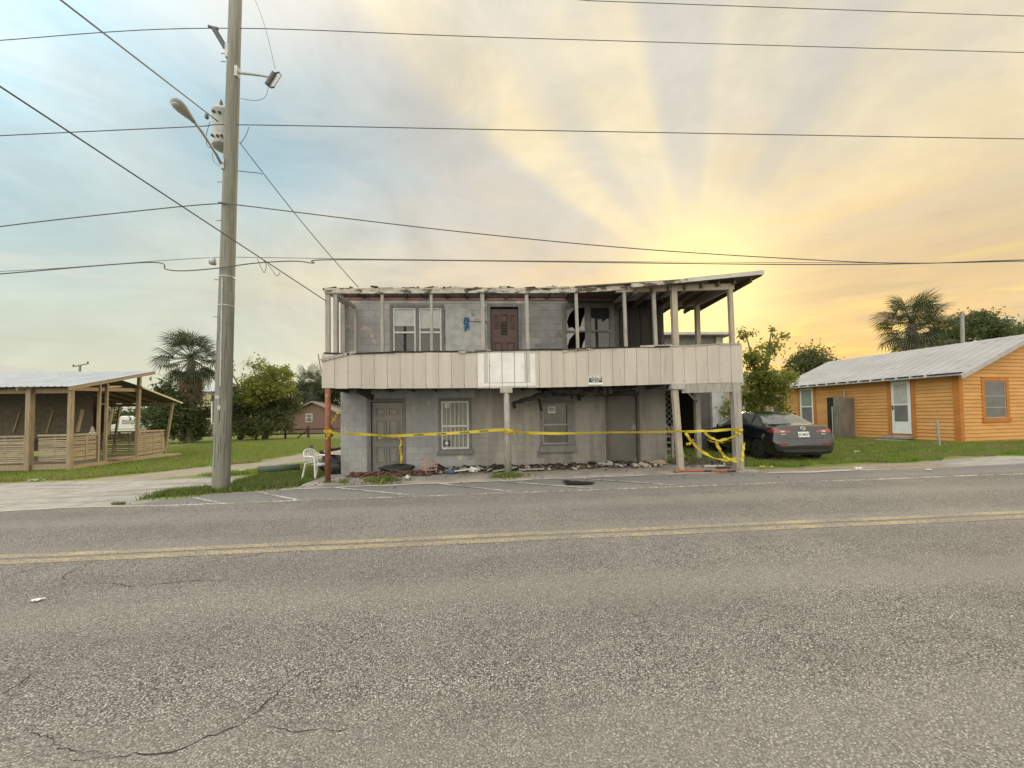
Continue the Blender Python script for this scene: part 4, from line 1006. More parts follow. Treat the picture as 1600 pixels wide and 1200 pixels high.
MB().bar((PB.x-.2, 16.8, zg+.22), (PC.x-.1, PC.y-.3, zg+.24), .5, .05).build('step', m_timh, pv)
b = MB(); b.box(LX, PB.x-.3, PB.y+.2, PD.y-.1, zg+.02, zg+.12); b.build('floor', m_timh, pv)
cz = at(144, 683, 16.6)
ln_ = root('stacked_lantern', tuple(cz), 'small white tiered ornament standing on the slatted half wall', 'ornament')
for k in range(5): MB().lathe([(0, 0), (.15-.022*k, .0), (.12-.022*k, .05), (.03, .06), (.03, .085)], (cz.x, cz.y, cz.z+.085*k), 14).build('tier', m_white, ln_)

# ------------------------------------------------------------------ orange house on the right
m_or = mat('orange_clapboard', (.57, .30, .098), (.49, .25, .075), 1.6, .75, .2, stretch=(.6, .6, 1.6), objvar=.08, c3=(.42, .235, .09), s3=2.2, lo3=.58, hi3=.75)
m_ort = mat('orange_trim', (.44, .165, .028), (.38, .14, .026), 4, .7)
m_metal = mat('metal_roof_silver', (.42, .42, .44), (.36, .36, .38), .9, .42, metal=.5, c3=(.30, .29, .29), s3=1.7)
oh = root('orange_cottage', (17.15, 13.0, .3), 'orange clapboard cottage with ribbed metal roof and white storm door', 'house', rz=rad(8.2), local=True)
# local frame: x to the right along the gable front, y back along the side wall, origin at the near left corner on the ground
HL, HW, EH, RH = 7.1, 7.0, 2.63, 4.06
MB().box(.03, HW-.03, .03, HL-.03, -.05, EH).build('wall_core', m_or, oh)
b = MB(); b.prism([(.03, .03, EH), (HW-.03, .03, EH), (HW/2, .03, RH-.08)], (0, HL-.06, 0)); b.build('gable_core', m_or, oh)
nbd = 19; bh_ = EH/nbd
SIDE_OPEN = [(1.30, 2.18, .28, 2.60), (5.45, 6.15, .55, 2.45), (4.05, 4.75, -.1, 1.95)]
FRONT_OPEN = [(1.10, 2.50, .80, 2.46)]
def clap(a, c, z, front, ztop=None):
    zt = z+bh_
    if front: P = [(a, -.034, z), (c, -.034, z), (c, .03, z), (a, .03, z), (a, -.004, zt), (c, -.004, zt), (c, .03, zt), (a, .03, zt)]
    else: P = [(-.034, c, z), (-.034, a, z), (.03, a, z), (.03, c, z), (-.004, c, zt), (-.004, a, zt), (.03, a, zt), (.03, c, zt)]
    MB().hexa(P).build('clapboard', m_or, oh)
for k in range(nbd):
    z = k*bh_-.02
    for front, L0, L1, ops in ((True, .10, HW-.1, FRONT_OPEN), (False, .12, HL, SIDE_OPEN)):
        segs = [(L0, L1)]
        for o_ in ops:
            if o_[2] < z+bh_*.6 and o_[3] > z+bh_*.4:
                segs = [s for p, q in segs for s in ((p, min(q, o_[0])), (max(p, o_[1]), q)) if s[1]-s[0] > .02]
        for p, q in segs: clap(p, q, z, front)
k = nbd
while k*bh_-.02 < RH-.2:
    z = k*bh_-.02; f = (z+bh_*.7-EH)/(RH-EH); clap(HW/2*max(0, f)+.03, HW-HW/2*max(0, f)-.03, z, True); k += 1
MB().box(-.05, .13, -.05, .13, -.1, EH+.02).build('corner_board', m_ort, oh)
for k in range(17):
    y = -.25+k*(HL+.4)/16
    if .3 < y: MB().box(-.42, -.024, y, y+.05, EH-.115, EH-.02).build('rafter_tail', m_white, oh)
def roofz(x): return EH+(RH-EH)*(x/(HW/2))
ny = 24
for sgn in (1, -1):
    for k in range(ny):
        y0, y1 = -.35+(HL+.7)*k/ny, -.35+(HL+.7)*(k+1)/ny
        xe, xr_ = (-.45, HW/2) if sgn == 1 else (HW+.45, HW/2)
        ze, zr_ = roofz(-.45)+.07, RH+.07
        b = MB(); b.add([(xe, y0, ze), (xe, y0+.02, ze+.018), (xe, y0+.04, ze), (xe, y1, ze), (xr_, y0, zr_), (xr_, y0+.02, zr_+.018), (xr_, y0+.04, zr_), (xr_, y1, zr_),
               (xe, y0, ze-.02), (xe, y1, ze-.02), (xr_, y0, zr_-.02), (xr_, y1, zr_-.02)],
               [(0, 4, 5, 1), (1, 5, 6, 2), (2, 6, 7, 3), (8, 9, 11, 10), (0, 1, 2, 3, 9, 8)]); b.build('roof_panel', m_metal, oh)
MB().bar((-.46, -.36, roofz(-.45)-.02), (HW/2, -.36, RH-.02), .03, .15).build('barge_board', mat('barge_grey', (.40, .37, .36), None, 4), oh)
MB().bar((HW+.46, -.36, roofz(-.45)-.02), (HW/2, -.36, RH-.02), .03, .15).build('barge_board', MATS['barge_grey'], oh)
MB().box(-.40, 0.0, -.3, HL+.3, EH-.018, EH).build('soffit', m_white, oh)
# front window with orange trim
fw = MB()
x0, x1, z0, z1 = 1.10, 2.50, .80, 2.46
fw.box(x0, x0+.15, -.045, .03, z0, z1); fw.box(x1-.15, x1, -.045, .03, z0, z1); fw.box(x0+.15, x1-.15, -.045, .03, z1-.15, z1); fw.box(x0-.02, x1+.02, -.07, .03, z0-.02, z0+.15)
fwo = fw.build('window', m_ort, oh, bevel=.005)
m_scr = mat('window_screen', (.15, .15, .145), (.12, .12, .118), 3, .4)
MB().box(x0+.15, x1-.15, -.005, .028, z0+.15, z1-.15).build('pane', m_scr, fwo)
m_alu = mat('aluminium', (.38, .38, .37), None, 5, .5)
for f in (.0, .28, .6, 1.0):
    zz = z0+.16+(z1-z0-.33)*f; MB().box(x0+.15, x1-.15, -.016, -.006, zz-.012, zz+.012).build('sash_bar', m_alu, fwo)
for xx in (x0+.16, x1-.17): MB().box(xx-.012, xx+.012, -.017, -.005, z0+.15, z1-.15).build('sash_bar', m_alu, fwo)
# storm door on the side wall
sdr = MB(); a, c = 1.42, 2.08; sdr.box(-.05, -.02, a, c, .32, 2.46); sdo = sdr.build('storm_door', mat('door_white', (.66, .67, .67), (.60, .61, .61), 3, .5), oh)
MB().box(-.056, -.051, a+.10, c-.10, 1.55, 2.34).build('pane', mat('blind_pale', (.42, .42, .38), (.36, .36, .33), 5, .4), sdo); MB().box(-.056, -.051, a+.10, c-.10, .82, 1.48).build('pane', m_scr, sdo)
MB().box(-.085, -.051, c-.07, c-.04, 1.30, 1.48).build('handle', m_blk, sdo)
for ya_ in (1.28, 2.10):
    MB().box(-.06, .02, ya_, ya_+.115, .2, 2.58).build('door_trim', m_ort, oh)
MB().box(-.062, .02, 1.395, 2.10, 2.465, 2.55).build('door_head', m_white, oh)
ss_ = MB(); ss_.box(-.55, -.03, 1.35, 2.15, .12, .22); ss_.box(-.95, -.4, 1.3, 2.2, -.12, .10); ss_.build('step', mat('step_block', (.25, .25, .24), (.18, .18, .17), 5, .9), oh, bevel=.01)
# sash window near the back
wn = MB(); a, c = 5.45, 6.15; wn.box(-.05, .02, a, a+.07, .50, 2.45); wn.box(-.05, .02, c-.07, c, .50, 2.45); wn.box(-.05, .02, a+.07, c-.07, 2.38, 2.45); wn.box(-.05, .02, a+.07, c-.07, .50, .66); wn.box(-.05, .02, a+.07, c-.07, 1.50, 1.56)
wno = wn.build('window', MATS['door_white'], oh); MB().box(-.012, .0, a+.07, c-.07, 1.56, 2.38).build('pane', mat('pane_pale_green', (.22, .26, .22), None, 3, .2), wno); MB().box(-.012, .0, a+.07, c-.07, .66, 1.50).build('pane', m_scr, wno)
for ya_ in (5.32, 6.16): MB().box(-.055, .02, ya_, ya_+.12, .4, 2.55).build('window_trim', m_ort, oh)
# lean-to meter cupboard with a warped plywood door
cb = MB(); cb.box(-.05, .02, 4.05, 4.75, -.05, 1.95); cb.build('cupboard_recess', m_dark, oh)
MB().box(-.60, -.06, 3.52, 3.56, -.1, 1.86).build('plywood_side', mat('ply_weathered', (.19, .16, .125), (.135, .115, .09), 3, .85, stretch=(1, 1, .4)), oh)
b = MB(); b.prism([(-.62, 4.0, -.1), (-.62, 3.48, -.1), (-.62, 3.50, 1.80), (-.62, 3.58, 1.92), (-.62, 3.85, 1.94), (-.62, 4.0, 1.88)], (.03, 0, 0)); b.build('plywood_door', MATS['ply_weathered'], oh)
MB().box(-.62, -.02, 4.0, 4.04, 1.90, 1.96).build('cupboard_head', MATS['ply_weathered'], oh); MB().box(-.30, -.26, 4.3, 4.34, -.1, 1.5).build('white_pipe', m_white, oh)
MB().tube([(-.1, 3.9, 1.9), (-.1, 3.9, 2.25)], .03, 8).build('riser_pipe', m_alu, oh)
for k in range(12):
    MB().box(rnd.uniform(.2, .3), rnd.uniform(.4, .5), .3+k*.55, .5+k*.55, -.4, -.04).build('pier', MATS['step_block'], oh)
pst = tag(MB().bar(at(1463, 655, 12.3), at(1468, 697, 12.3), .05, .05).build('stake', m_postg), 'thin weathered stake standing in the lawn before the orange wall', 'stake')

# ------------------------------------------------------------------ parked saloon car
m_car = mat('car_paint_grey', (.009, .011, .016), (.008, .010, .014), 2, .2, metal=.25, coat=1.0)
m_tyre = mat('tyre_rubber', (.018, .018, .018), None, 9, .85); m_rim = mat('rim_alloy', (.32, .32, .33), None, 5, .35, metal=.8)
m_cglass = mat('car_glass', (.06, .075, .08), (.06, .075, .08), 2, .05, spec=1.0, coat=1.0)
m_lampr = mat('lamp_red', (.28, .012, .012), (.2, .008, .01), 14, .12, coat=1.0); m_lampw = mat('lamp_clear', (.60, .58, .56), (.4, .38, .37), 20, .15, coat=1.0)
CAR_X, CAR_Y = 9.46, 10.98; CAR_RZ = rad(-5.0)
car = root('parked_car', (CAR_X, CAR_Y, gz(CAR_X, CAR_Y+1)), 'dark grey saloon car parked nose-in on the grass beside the porch', 'car', rz=CAR_RZ, local=True)
car.scale = (1.055, 1.0, 1.055)
#        y     top   roofx  roofz  beltx beltz  maxx  maxz  sillx  zb
ST = [(.00, .58, .40, .57, .66, .56, .72, .48, .66, .27),
      (.03, .64, .52, .635, .78, .62, .82, .52, .74, .24),
      (.07, .80, .56, .79, .80, .74, .86, .56, .78, .22),
      (.11, .97, .60, .955, .80, .86, .875, .60, .79, .21),
      (.17, 1.035, .62, 1.015, .80, .92, .885, .62, .80, .20),
      (.34, 1.055, .64, 1.035, .81, .945, .895, .64, .81, .19),
      (.58, 1.085, .64, 1.06, .82, .955, .90, .64, .82, .18),
      (.95, 1.25, .60, 1.215, .825, .96, .90, .64, .83, .18),
      (1.35, 1.39, .575, 1.355, .825, .955, .90, .62, .84, .18),
      (1.90, 1.452, .57, 1.41, .825, .945, .90, .60, .84, .18),
      (2.40, 1.445, .575, 1.40, .825, .935, .90, .60, .84, .18),
      (2.80, 1.37, .585, 1.32, .83, .925, .90, .60, .84, .18),
      (3.15, 1.18, .62, 1.14, .83, .915, .895, .60, .83, .18),
      (3.50, 1.00, .64, .975, .82, .905, .89, .60, .82, .18),
      (3.95, .92, .60, .90, .78, .84, .875, .60, .81, .19),
      (4.30, .82, .55, .80, .70, .75, .83, .58, .77, .21),
      (4.50, .70, .48, .68, .62, .65, .72, .52, .68, .24),
      (4.57, .55, .35, .545, .5, .54, .55, .48, .52, .28)]
def cr(P, t):      # catmull-rom through rows of numbers
    n = len(P); i = min(int(t), n-2); f = t-i
    p0, p1, p2, p3 = P[max(i-1, 0)], P[i], P[i+1], P[min(i+2, n-1)]
    return .5*(2*p1+(p2-p0)*f+(2*p0-5*p1+4*p2-p3)*f*f+(3*p1-p0-3*p2+p3)*f**3)
STn = np.array(ST); NS, NRr = 4*(len(ST)-1), 5
rows = []
for i in range(NS+1):
    r = cr(STn, i/4*.99999); y, top_, rx_, rz2, bx, bz, mx, mz, sx, zb = r
    K = np.array([(0, zb), (sx*.7, zb), (sx, zb+.03), (mx, mz), (bx, bz), (rx_, rz2), (rx_*.5, top_-.012 if top_-rz2 > .02 else (top_+rz2)/2), (0, top_)])
    ring = []
    for j in range((len(K)-1)*NRr+1):
        q = cr(K, j/NRr*.99999) if j % NRr else K[j//NRr]
        # keep belt edges fairly crisp: blend spline with straight line
        jj = min(j//NRr, len(K)-2); f = j/NRr-jj; lin = K[jj]*(1-f)+K[jj+1]*f
        ring.append((q*.6+lin*.4))
    rows.append((y, ring))
M_ = len(rows[0][1]); ringN = 2*M_-2
vs = []
for y, ring in rows:
    right = [(x, y, z) for x, z in ring]; leftp = [(-x, y, z) for x, z in ring[1:-1]][::-1]
    vs += right+leftp
fs_body, fs_rear, fs_side, fs_front = [], [], [], []
WH = [(.86, .315), (3.56, .315)]
for i in range(NS):
    ym = (rows[i][0]+rows[i+1][0])/2
    for j in range(ringN):
        f = (i*ringN+j, i*ringN+(j+1) % ringN, (i+1)*ringN+(j+1) % ringN, (i+1)*ringN+j)
        jj = j if j < M_-1 else ringN-1-j       # mirrored index
        band = jj/NRr
        zc = sum(vs[k][2] for k in f)/4
        if any((ym-wy)**2+(zc-wz)**2 < .335**2 for wy, wz in WH) and 1 <= band < 3.6: continue
        if band >= 5 and .62 < ym < 1.36: fs_rear.append(f)
        elif band >= 5 and 2.72 < ym < 3.46: fs_front.append(f)
        elif 4.2 <= band < 4.95 and .80 < ym < 3.12: fs_side.append(f)
        else: fs_body.append(f)
fs_body += [tuple(range(ringN)), tuple(NS*ringN+k for k in range(ringN-1, -1, -1))]
b = MB(); b.add(vs, fs_body); body = b.build('body', m_car, car, True)
full_ = MB(); full_.add(vs, fs_body+fs_rear+fs_side+fs_front); bvh = BVHTree.FromPolygons(full_.v, full_.f)
for nm, fl in (('rear_window', fs_rear), ('side_window', fs_side), ('windscreen', fs_front)):
    b = MB(); b.add(vs, fl); me = b.mesh(nm); bm = bmesh.new(); bm.from_mesh(me)
    bmesh.ops.delete(bm, geom=[v for v in bm.verts if not v.link_faces], context='VERTS'); bmesh.ops.recalc_face_normals(bm, faces=bm.faces); bm.to_mesh(me); bm.free()
    me.materials.append(m_cglass); me.polygons.foreach_set('use_smooth', [True]*len(me.polygons)); link(bpy.data.objects.new(nm, me), car)
for sgn in (-1, 1):
    for yy in (1.32, 2.25): MB().bar((sgn*.815, yy, .97), (sgn*.60, yy+(.0 if yy < 2 else .06), 1.39), .012, .05, up=(0, 1, 0)).build('pillar', m_blk, car)
    MB().obox((sgn*.98, 2.92, .98), (.2, .1, .13), Matrix.Rotation(sgn*.2, 3, 'Z')).build('mirror', m_car, car, bevel=.03)
    for (dy, dz_) in ((1.55, .80), (2.5, .78)): MB().box(sgn*.905-.012, sgn*.905+.012, dy, dy+.18, dz_, dz_+.03).build('door_handle', m_car, car)
# wheel wells and wheels
for wy, wz in WH:
    for sgn in (-1, 1):
        b = MB(); b.lathe([(.345, 0), (.345, .26), (0, .26)] if sgn < 0 else [(.345, 0), (.345, -.26), (0, -.26)], (sgn*.86, wy, wz), 24, 'x'); b.build('wheel_well', m_blk, car)
        wl = MB().lathe([(.20, -.10), (.29, -.105), (.315, -.075), (.318, 0), (.315, .075), (.29, .105), (.20, .10)], (sgn*.775, wy, wz-.0), 28, 'x').build('wheel', m_tyre, car, True)
        b = MB(); b.lathe([(.20, -.09), (.205, .0), (.20, .09)], (sgn*.775, wy, wz), 24, 'x')
        for k in range(5):
            t = 2*math.pi*k/5; b.bar((sgn*.85, wy, wz), (sgn*.86, wy+.2*math.cos(t), wz+.2*math.sin(t)), .06, .03, up=(1, 0, 0))
        b.lathe([(.05, -.02), (.05, .02)], (sgn*.855, wy, wz), 12, 'x'); b.build('rim', m_rim, wl)
def patch_rear(name, pts_fn, nu, nv, m, off=.006, parent=car, dirv=(0, 1, 0), smooth=True):
    dv = Vector(dirv).normalized(); vs_ = []
    for j in range(nv+1):
        for i in range(nu+1):
            q = Vector(pts_fn(i/nu, j/nv)); hit = bvh.ray_cast(q-dv*3, dv)
            vs_.append((hit[0]-dv*off) if hit[0] is not None else q)
    b = MB(); b.add(vs_, [(j*(nu+1)+i, j*(nu+1)+i+1, (j+1)*(nu+1)+i+1, (j+1)*(nu+1)+i) for j in range(nv) for i in range(nu)])
    return b.build(name, m, parent, smooth, fix=False)
for sgn in (-1, 1):
    def tl(u, v, s=sgn):
        x = .36+.45*u; zc = .845+.035*u; hgt = .035+.085*u**.7; return (s*x, 0, zc-hgt/2+hgt*v+.01)
    t_ = patch_rear('tail_light', tl, 12, 5, m_lampr)
    patch_rear('lens', lambda u, v, s=sgn: (s*(.52+.11*u), 0, .845+.035*v), 5, 3, m_lampw, .010, t_); patch_rear('lens', lambda u, v, s=sgn: (s*(.50+.12*u), 0, .775+.018*v), 5, 2, m_lampw, .010, t_)
    patch_rear('tail_light_wrap', lambda u, v, s=sgn: (0, .10+.28*u, .83+.02*u+(.11*(1-u)+.02)*v), 8, 4, m_lampr, .006, car, (-sgn, 0, 0))
    patch_rear('reflector', lambda u, v, s=sgn: (s*(.50+.24*u), 0, .475+.045*v), 6, 2, m_lampr, .008)
patch_rear('bumper_trim', lambda u, v: (-.62+1.24*u, 0, .27+.09*v), 14, 3, m_blk, .010)
patch_rear('boot_seam', lambda u, v: (-.50+1.0*u, 0, .652+.010*v), 14, 1, m_blk, .004)
for sgn in (-1, 1): patch_rear('boot_seam', lambda u, v, s=sgn: (s*(.50+.10*v)+.0, 0, .652+.15*v) if False else (s*(.495+.09*v+.008*u), 0, .655+.14*v), 1, 5, m_blk, .004)
pl_ = patch_rear('licence_plate', lambda u, v: (-.155+.31*u, 0, .70+.15*v), 6, 4, mat('plate_white', (.62, .64, .60), (.55, .58, .55), 30, .5), .012)
yp = bvh.ray_cast(Vector((0, -3, .775)), Vector((0, 1, 0)))[0].y
ypl = bvh.ray_cast(Vector((0, -3, .70)), Vector((0, 1, 0)))[0].y; yph = bvh.ray_cast(Vector((0, -3, .85)), Vector((0, 1, 0)))[0].y
tilt = math.atan2(yph-ypl, .15)
text_mesh('plate_number', 'IC MU7', .085, mat('plate_ink', (.03, .07, .06)), Matrix.Translation((0, yp-.022, .77)) @ Matrix.Rotation(-tilt, 4, 'X') @ FACE, pl_, .002)
ye = bvh.ray_cast(Vector((0, -3, .94)), Vector((0, 1, 0)))[0].y
em = MB(); em.tube([(.062*math.cos(2*math.pi*k/24), ye-.014+(.048*math.sin(2*math.pi*k/24))*.27, .945+.048*math.sin(2*math.pi*k/24)) for k in range(25)], .010, 6, False)
em.tube([(-.052, ye-.016, .957), (-.022, ye-.020, .957), (0, ye-.022, .925), (.022, ye-.020, .957), (.052, ye-.016, .957)], .009, 6)
em.build('emblem', mat('chrome', (.75, .75, .76), None, 3, .15, metal=1.0), car, True)
MB().tube([(.45, .05, .25), (.45, .3, .25)], .035, 10).build('exhaust', m_rim, car)
MB().box(-.7, .7, .25, 4.3, .17, .30).build('underbody', m_blk, car)

# ------------------------------------------------------------------ far buildings and fence
rh = root('red_brick_house', (-24, 52, -.2), 'low red brick house with grey gable roof beyond the rail fence', 'house')
m_brick = mat('brick_far', (.19, .115, .095), (.155, .095, .08), 8, .9, c3=(.22, .15, .125), s3=20); m_shing = mat('shingle_grey', (.24, .20, .175), (.20, .17, .15), 6, .9, stretch=(1, 1, 4))
yb = 52.0
gl, gr_, ga = at(446, 650, yb), at(545, 652, yb), at(489, 629, yb)
base_z = gz(-20, 52)-.3
b = MB(); b.prism([(gl.x, yb, base_z), (gr_.x, yb, base_z), (gr_.x, yb, gr_.z), (ga.x, yb, ga.z-.12), (gl.x, yb, gl.z)], (0, 6, 0)); b.build('front_wall', m_brick, rh)
MB().box(gl.x-1.6, gr_.x+9, yb+2, yb+11, base_z, gl.z).build('main_wall', m_brick, rh)
for (p, q) in ((gl, ga), (gr_, ga)):
    d = (Vector((p.x, 0, p.z))-Vector((q.x, 0, q.z))); e = Vector((p.x, 0, p.z))+d*.10
    b = MB(); b.hexa([(e.x, yb-.5, e.z), (q.x, yb-.5, q.z), (q.x, yb+8, q.z), (e.x, yb+8, e.z), (e.x, yb-.5, e.z+.18), (q.x, yb-.5, q.z+.18), (q.x, yb+8, q.z+.18), (e.x, yb+8, e.z+.18)]); b.build('roof_slope', m_shing, rh)
rz1 = at(450, 632, yb+6.5).z
b = MB(); b.prism([(gl.x-2.0, yb+1.4, gl.z-.05), (gl.x-2.0, yb+11.6, gl.z-.05), (gl.x-2.0, yb+6.5, rz1)], (gr_.x-gl.x+12, 0, 0)); b.build('main_roof', m_shing, rh)
wc = at(483, 653, yb-.02); fo = MB().box(wc.x-.42, wc.x+.42, yb-.06, yb, wc.z-.55, wc.z+.55).build('window', m_white, rh)
MB().box(wc.x-.32, wc.x+.32, yb-.08, yb-.061, wc.z+.05, wc.z+.45).build('pane', m_glass, fo); MB().box(wc.x-.32, wc.x+.32, yb-.08, yb-.061, wc.z-.45, wc.z-.02).build('pane', m_glass, fo)

cbd = root('cream_apartment_block', (-45, 62, -.3), 'two storey cream apartment block with pale hip roof behind the palm', 'building')
yc = 62.0; c0_, c1_ = at(285, 672, yc), at(352, 672, yc); ct = at(330, 612, yc).z
m_cream = mat('cream_stucco', (.50, .44, .31), (.46, .40, .28), 3, .85)
MB().box(c0_.x-4, c1_.x, yc, yc+14, -.4, ct).build('wall', m_cream, cbd)
b = MB(); b.add([(c0_.x-4.6, yc-.6, ct), (c1_.x+.6, yc-.6, ct), (c1_.x+.6, yc+14.6, ct), (c0_.x-4.6, yc+14.6, ct), (c0_.x+1, yc+7, ct+1.6), (c1_.x-5, yc+7, ct+1.6)], [(0, 1, 5, 4), (1, 2, 5), (2, 3, 4, 5), (3, 0, 4), (3, 2, 1, 0)]); b.build('roof', mat('roof_bluish', (.42, .47, .52), None, 2, .5), cbd)
for (px, py, ww, hh) in ((336, 621, 1.1, 1.3), (333, 641, 1.1, 1.3), (319, 660, .8, 1.0), (312, 660, .7, 1.0), (300, 622, 1.1, 1.3), (345, 660, .9, 1.2)):
    p = at(px, py, yc); f = MB().box(p.x-ww/2-.08, p.x+ww/2+.08, yc-.05, yc, p.z-hh/2-.08, p.z+hh/2+.08).build('window', m_cream, cbd); MB().box(p.x-ww/2, p.x+ww/2, yc-.08, yc-.051, p.z-hh/2, p.z+hh/2).build('pane', m_glass, f)

th_ = root('tan_rear_house', (16, 27, .2), 'tan stucco house with shuttered window behind the leafy tree', 'house')
yt = 26.0; a0, a1 = at(1150, 640, yt), at(1262, 640, yt); tz_ = at(1200, 602, yt).z
m_tan = mat('tan_stucco', (.36, .29, .215), (.31, .25, .185), 3, .85)
MB().box(a0.x+.55, a1.x, yt, yt+7, -.2, tz_).build('wall', m_tan, th_)
b = MB(); b.prism([(a0.x+.3, yt-.5, tz_-.05), (a0.x+.3, yt+7.5, tz_-.05), (a0.x+.3, yt+3.5, tz_+1.3)], (a1.x-a0.x+.4, 0, 0)); b.build('roof', mat('roof_tan', (.30, .27, .24), None, 4, .8), th_)
for (px, py) in ((1173, 628), (1217, 634)):
    p = at(px, py, yt); f = MB().box(p.x-.55, p.x+.55, yt-.06, yt, p.z-.75, p.z+.75).build('window', m_white, th_)
    for q in (-1, 1): MB().box(p.x-.45, p.x+.45, yt-.09, yt-.061, p.z+q*.36-.3, p.z+q*.36+.3).build('pane', mat('pane_brown', (.10, .06, .045), None, 3, .3), f)

fn = root('rail_fence', (-20, 38, -.2), 'dark wooden post and rail fence across the far lawn', 'fence')
m_fen = mat('fence_dark', (.07, .058, .045), (.05, .042, .034), 6, .9)
yf = 38.0; fp = [at(px, 684, yf) for px in (270, 313, 345, 375, 411, 446, 482, 519, 556)]
for p in fp: MB().bar((p.x, yf, -.4), (p.x, yf, .92), .16, .16, up=(0, 1, 0)).build('post', m_fen, fn)
for p, q in zip(fp[:-1], fp[1:]):
    for z in (.30, .72): MB().bar((p.x, yf, z-.1), (q.x, yf, z-.1), .05, .13).build('rail', m_fen, fn)
p = fp[6]; MB().bar((p.x-1.1, yf-.1, -.25), (p.x-.05, yf-.1, .5), .08, .1).build('brace', m_fen, fn)

dp = root('distant_power_pole', tuple(at(125, 640, 70)), 'distant crossarm power pole poking above the tin pavilion roof', 'utility pole')
p = at(125, 570, 70); MB().tube([(p.x, 70, -.5), (p.x, 70, p.z)], .16, 8).build('shaft', m_pole, dp)
a, c = at(114, 573, 70), at(138, 568, 70); MB().bar(a, c, .12, .16).build('crossarm', m_pole, dp)
for f in (.03, .97):
    q = a+(c-a)*f; MB().lathe([(.1, 0), (.12, .2), (.06, .4), (0, .42)], tuple(q), 8).build('insulator', m_poly, dp)
op = root('stub_pole', tuple(at(1503, 560, 23)), 'short bare wooden pole rising behind the silver cottage roof', 'pole')
p, q = at(1505, 620, 23), at(1503, 488, 23); MB().tube([(p.x, 23, 0), (q.x, 23, q.z)], [.12, .10], 10).build('shaft', m_postg, op); MB().lathe([(.10, 0), (.12, .02), (.0, .05)], (q.x, 23, q.z), 10).build('cap', m_galv, op)

# white cars far behind: copies of the parked car with white paint, and a white camper
m_carw = mat('car_paint_white', (.62, .62, .60), None, 2, .3, coat=.6)
def copy_tree(o, parent=None):
    c = o.copy(); COL.objects.link(c); c.parent = parent
    for ch in list(o.children): copy_tree(ch, c)
    return c
cw = copy_tree(car); cw.name = 'parked_car'; p = at(322, 672, 45); cw.location = (p.x, 45, gz(p.x, 45)-.05); cw.rotation_euler = (0, 0, rad(70)); tag(cw, 'white car parked far off below the cream apartment block', 'car')
for ch in cw.children:
    if ch.name.split('.')[0] in ('body', 'mirror', 'door_handle'):
        ch.material_slots[0].link = 'OBJECT'; ch.material_slots[0].material = m_carw
    if ch.name.split('.')[0] == 'licence_plate':
        for g_ in list(ch.children): bpy.data.objects.remove(g_)
    if ch.name.split('.')[0] == 'emblem': bpy.data.objects.remove(ch)
cp = root('white_camper', tuple(at(192, 690, 40)), 'white camper van seen through the open end of the pavilion', 'van')
p = at(172, 668, 40); q = at(222, 650, 40); z0, z1 = .45, at(190, 650, 40).z
b = MB(); b.prism([(p.x, 40, z0), (q.x, 40, z0), (q.x, 40, z1), (p.x+.9, 40, z1), (p.x+.5, 40, z0+1.0), (p.x, 40, z0+.85)], (0, 2.1, 0)); bo = b.build('body', m_carw, cp, bevel=.08)
MB().box(p.x+1.1, q.x-.4, 39.97, 39.99, z0+.95, z0+1.35).build('window', m_cglass, cp); MB().box(p.x+.1, q.x-.2, 39.96, 39.99, z0+.42, z0+.52).build('stripe', m_galv, cp)
for xx in (p.x+.8, q.x-.8): MB().lathe([(.2, -.12), (.36, -.1), (.36, .1), (.2, .12)], (xx, 40.1, .22), 18, 'y').build('wheel', m_tyre, cp)

# ------------------------------------------------------------------ trees
m_bark = mat('bark', (.13, .105, .08), (.09, .072, .055), 6, .95, .6, stretch=(3, 3, .5))
m_lf1 = mat('leaf_fresh', (.25, .27, .05), (.15, .19, .035), 2.5, .55, transl=.6)
m_lf2 = mat('leaf_dark', (.10, .125, .042), (.065, .09, .03), 1.5, .6, transl=.45)
m_lf3 = mat('leaf_yellow_green', (.27, .28, .055), (.18, .21, .042), 1.2, .55, transl=.45)
m_lf4 = mat('leaf_olive', (.10, .115, .034), (.07, .088, .026), 1.2, .6, transl=.35)
def leaf_cloud(clusters, n, size, sub=14, sig=.20, flat=.35):
    wts = np.array([c[1][0]*c[1][1]*c[1][2]*(c[2] if len(c) > 2 else 1) for c in clusters]); wts = wts/wts.sum()
    C_, S_ = [], []
    for (cen, rr, *_), wv in zip(clusters, wts):
        k = max(3, int(sub*len(clusters)*wv)); d = nr.normal(size=(k, 3)); d /= np.linalg.norm(d, axis=1)[:, None]
        r = nr.random(k)**(1/2.4); C_.append(np.array(cen)+d*r[:, None]*np.array(rr)); S_.append(np.full((k, 3), 1)*np.array(rr)*sig*nr.uniform(.6, 1.5, (k, 1)))
    C_ = np.concatenate(C_); S_ = np.concatenate(S_)
    idx = nr.integers(0, len(C_), n); P = C_[idx]+nr.normal(size=(n, 3))*S_[idx]
    a = nr.normal(size=(n, 3)); a[:, 2] -= .35; a /= np.linalg.norm(a, axis=1)[:, None]
    bb = nr.normal(size=(n, 3)); bb -= a*(a*bb).sum(1)[:, None]; bb /= np.linalg.norm(bb, axis=1)[:, None]
    s = size*nr.uniform(.6, 1.35, (n, 1))
    nrm = np.cross(a, bb)
    V_ = np.stack([P, P+a*s*.45+bb*s*flat*.5+nrm*s*.06, P+a*s, P+a*s*.45-bb*s*flat*.5+nrm*s*.06], 1).reshape(-1, 3)
    return V_, np.arange(4*n).reshape(n, 4), C_
